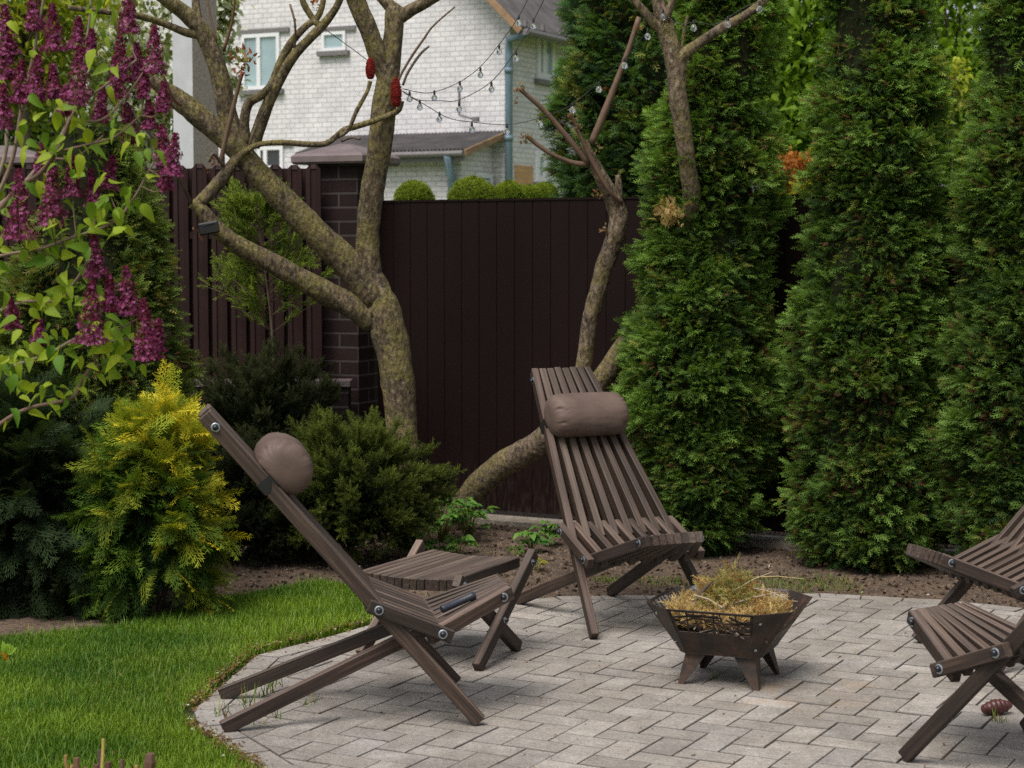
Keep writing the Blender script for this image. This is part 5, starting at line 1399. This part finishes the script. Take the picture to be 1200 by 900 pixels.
# grey gabled building far left
ng = thing('grey_building', 'grey-roofed building with pale siding behind the lilac', 'building', (*pt(170, 300, 27)[:2], 0), math.radians(18))
gz = lambda py: pt(170, py, 27)[2]
s27 = 27 / F
mb = MB(); w_ = 42 * s27; mb.plate([(-w_ * .6, 0, -.5), (w_ * .75, 0, -.5), (w_ * .75, 0, gz(126)), (-w_ * .6, 0, gz(172))], 3); mb.build('wall', M['siding'], ng)
mb = MB(); mb.plate([(-w_ * .85, -.25, gz(180)), (w_ * .8, -.25, gz(122)), (w_ * .2, 3, gz(105)), (-w_ * 1.4, 3, gz(160))], .08); r_ = mb.build('roof', M['roofg'], ng)
mb = MB(); mb.bar((-w_ * .85, -.28, gz(180) - .07), (w_ * .8, -.28, gz(122) - .07), .04, .13); mb.build('fascia', M['fascia'], r_)

def far_tree(label, px, py, Y, rx, rz, n, leaf, dark, light, seed, white=None, trunk_px=None, name='broadleaf_tree', ry=None, group='trees beyond the fence', tpl=LEAF, trw=.09):
    c = pt(px, py, Y); t = thing(name, label, 'tree', (c[0], Y, -.1), 0, group)
    c3 = np.array([0, 0, c[2] + .1]); nb = max(12, n // 90)
    u = unit_rand(nb); u[:, 1] *= .8
    B = c3 + u * np.array([rx, ry or rx, rz]) * (rng.random(nb) ** .4)[:, None]
    I = rng.integers(0, nb, n); e = .26 * min(rx, rz)
    P = B[I] + rng.normal(0, 1, (n, 3)) * np.array([e, e, e * .7])
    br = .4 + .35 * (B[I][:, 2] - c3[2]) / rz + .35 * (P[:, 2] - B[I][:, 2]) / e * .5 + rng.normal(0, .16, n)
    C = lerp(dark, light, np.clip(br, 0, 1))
    if white is not None:
        m = rng.random(n) < white; C[m] = np.array((.72, .74, .66)) * rng.uniform(.7, 1.1, (m.sum(), 1))
    D = unit_rand(n); D[:, 2] -= .3
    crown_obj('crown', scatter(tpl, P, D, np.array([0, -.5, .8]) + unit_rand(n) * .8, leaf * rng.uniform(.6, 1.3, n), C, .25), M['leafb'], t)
    mb = MB(); top = c3 + np.array([0, 0, rz * .3])
    bx_ = 0 if trunk_px is None else pt(trunk_px, py, Y)[0] - c[0]
    mb.tube(spline([np.array([bx_, 0, -.05]), np.array([bx_ * .9, .05, c3[2] * .5]), np.array([bx_ * .5, 0, c3[2] - rz * .3]), top], 4), np.linspace(trw, trw * .3, 13), 8, (.10, .08, .06), True, .1)
    for k in range(min(nb, 14)):
        mb.tube([c3 + np.array([bx_ * .5, 0, -rz * .35]), (B[k] + c3) / 2, B[k]], [trw * .4, trw * .25, .012], 5, (.12, .095, .07), True, .1)
    mb.build('trunk', M['twig'], t, True)
far_tree('bright green leafy tree seen between the first two columnar evergreens', 925, 75, 19, 1.05, 2.2, 17000, .085, (.05, .12, .008), (.30, .46, .03), 1, trunk_px=937)
far_tree('leafy green tree seen between the two outer columnar evergreens', 1122, 110, 20, .9, 2.7, 14000, .085, (.05, .12, .008), (.28, .44, .03), 2)
far_tree('yellow-green tree at the top corner above the lilac', 25, 20, 19, .75, 1.2, 5000, .08, (.12, .17, .01), (.42, .44, .03), 3)
far_tree('dark green tree behind the lilac and the mauve-capped pillar', 40, 130, 24, 1.3, 1.3, 6000, .10, (.02, .045, .012), (.10, .16, .03), 4)
far_tree('white-flowering tree left of the utility pole', 150, 45, 21, .75, 1.2, 4200, .085, (.10, .15, .03), (.34, .40, .16), 5, white=.42, trunk_px=166)
far_tree('white-flowering tree between the utility pole and the house window', 250, 40, 22, .30, 1.1, 1500, .085, (.10, .15, .03), (.34, .40, .16), 6, white=.45, trunk_px=262, trw=.03)
far_tree('dark conifer-green tree filling the gap behind the lilac top', 78, 60, 26, .6, 1.6, 3500, .11, (.02, .05, .012), (.08, .15, .03), 7)
for i, (px, py, Y, r, dark, light, lab) in enumerate(((937, 205, 14.2, .20, (.25, .07, .02), (.62, .28, .06), 'orange and pink shrub glowing above the gate between evergreens'), (948, 222, 13.6, .12, (.20, .22, .02), (.55, .50, .04), 'small yellow shrub just above the gate between evergreens'), (1118, 112, 15, .16, (.10, .17, .015), (.42, .46, .04), 'yellow-green bush top between the two outer evergreens'))):
    far_tree(lab, px, py, Y, r, (.3, .14, .42)[i], 900 if i == 0 else 500, .045, dark, light, 11 + i, name='bright_shrub', group='bright shrubs above the gate', trw=.005)
for i, (px, ytop, hw, Y, lab) in enumerate(((485, 211, 25, 14.0, 'round-topped clipped bush beside the forked trunk'), (554, 206, 31, 14.4, 'largest round-topped clipped bush above the gate'), (596, 211, 20, 15.6, 'round-topped clipped bush right of the largest one'), (620, 216, 16, 17.0, 'smaller clipped bush next to the dark evergreen'), (638, 213, 18, 18.5, 'clipped bush half hidden by the dark evergreen'))):
    r = hw * Y / F; zt = pt(px, ytop, Y)[2]; t = thing('clipped_bush', lab, 'shrub', (pt(px, ytop, Y)[0], Y, -.1), 0, 'clipped bushes beyond the gate')
    pr = [(.1, r * .6, 0), (.6, r * .95, 0), (zt + .1 - r * 1.1, r, 0), (zt + .1 - r * .6, r * .96, 0), (zt + .1 - r * .3, r * .78, 0), (zt + .1 - r * .1, r * .5, 0), (zt + .1, r * .12, 0)]
    core_mesh(0, 0, pr, .85, i).build('inner_branches', M['core'], t)
    Vq = [column_crown(0, 0, pr[:3], 200, 14, .06, (.03, .06, .01), (.14, .22, .03), 30 + i, brown=0, lump=.03)]
    nn = 3200; nrm = unit_rand(nn); nrm[:, 2] = np.where(rng.random(nn) < .75, np.abs(nrm[:, 2]), nrm[:, 2]); nrm[:, 1] = np.where(rng.random(nn) < .7, -np.abs(nrm[:, 1]), nrm[:, 1])
    P = np.array([0, 0, zt + .1 - r]) + nrm * (r * (.97 + .03 * vnoise(nrm, 6, i))[:, None])
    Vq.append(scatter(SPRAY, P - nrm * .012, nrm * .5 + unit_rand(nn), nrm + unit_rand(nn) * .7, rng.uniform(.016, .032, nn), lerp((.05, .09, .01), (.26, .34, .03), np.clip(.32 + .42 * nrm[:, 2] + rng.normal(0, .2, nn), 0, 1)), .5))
    crown_obj('foliage', join(Vq), M['leafc'], t)

# ================================================================== LIGHT, SKY, CAMERA
w = bpy.data.worlds.new('World'); S.world = w; w.use_nodes = True
nt = w.node_tree; bg = nt.nodes['Background']
sky = nt.nodes.new('ShaderNodeTexSky'); sky.sky_type = 'NISHITA'; sky.sun_disc = False
EL, AZ = math.radians(60), math.radians(212)     # azimuth the light comes from, clockwise from +Y
sky.sun_elevation = EL; sky.sun_rotation = AZ; sky.air_density = 1.0; sky.dust_density = 4.0; sky.ozone_density = 1.0
hs_ = nt.nodes.new('ShaderNodeHueSaturation'); hs_.inputs['Saturation'].default_value = .35
nt.links.new(sky.outputs[0], hs_.inputs['Color']); nt.links.new(hs_.outputs[0], bg.inputs[0]); bg.inputs[1].default_value = .145
sd = bpy.data.lights.new('sun', 'SUN'); sd.energy = 2.9; sd.angle = math.radians(32); sd.color = (1, .94, .87)
so = bpy.data.objects.new('sun', sd); COL.objects.link(so)
dirv = Vector((math.sin(AZ) * math.cos(EL), math.cos(AZ) * math.cos(EL), math.sin(EL)))
so.rotation_euler = dirv.to_track_quat('Z', 'Y').to_euler(); so.location = (0, 0, 12)
cd = bpy.data.cameras.new('camera'); co = bpy.data.objects.new('camera', cd); COL.objects.link(co)
co.location = (0, 0, CAMH); co.rotation_euler = (PI / 2 - PITCH, 0, 0)
cd.sensor_width = 36; cd.lens = F / 1200 * 36; cd.clip_end = 2000; cd.clip_start = .05
cd.dof.use_dof = True; cd.dof.focus_distance = 7.2; cd.dof.aperture_fstop = 7
S.camera = co
S.view_settings.view_transform = 'Standard'; S.view_settings.look = 'None'; S.view_settings.exposure = 0; S.view_settings.gamma = 1
S.cycles.max_bounces = 6; S.cycles.transparent_max_bounces = 6; S.cycles.diffuse_bounces = 3
S.cycles.use_denoising = False
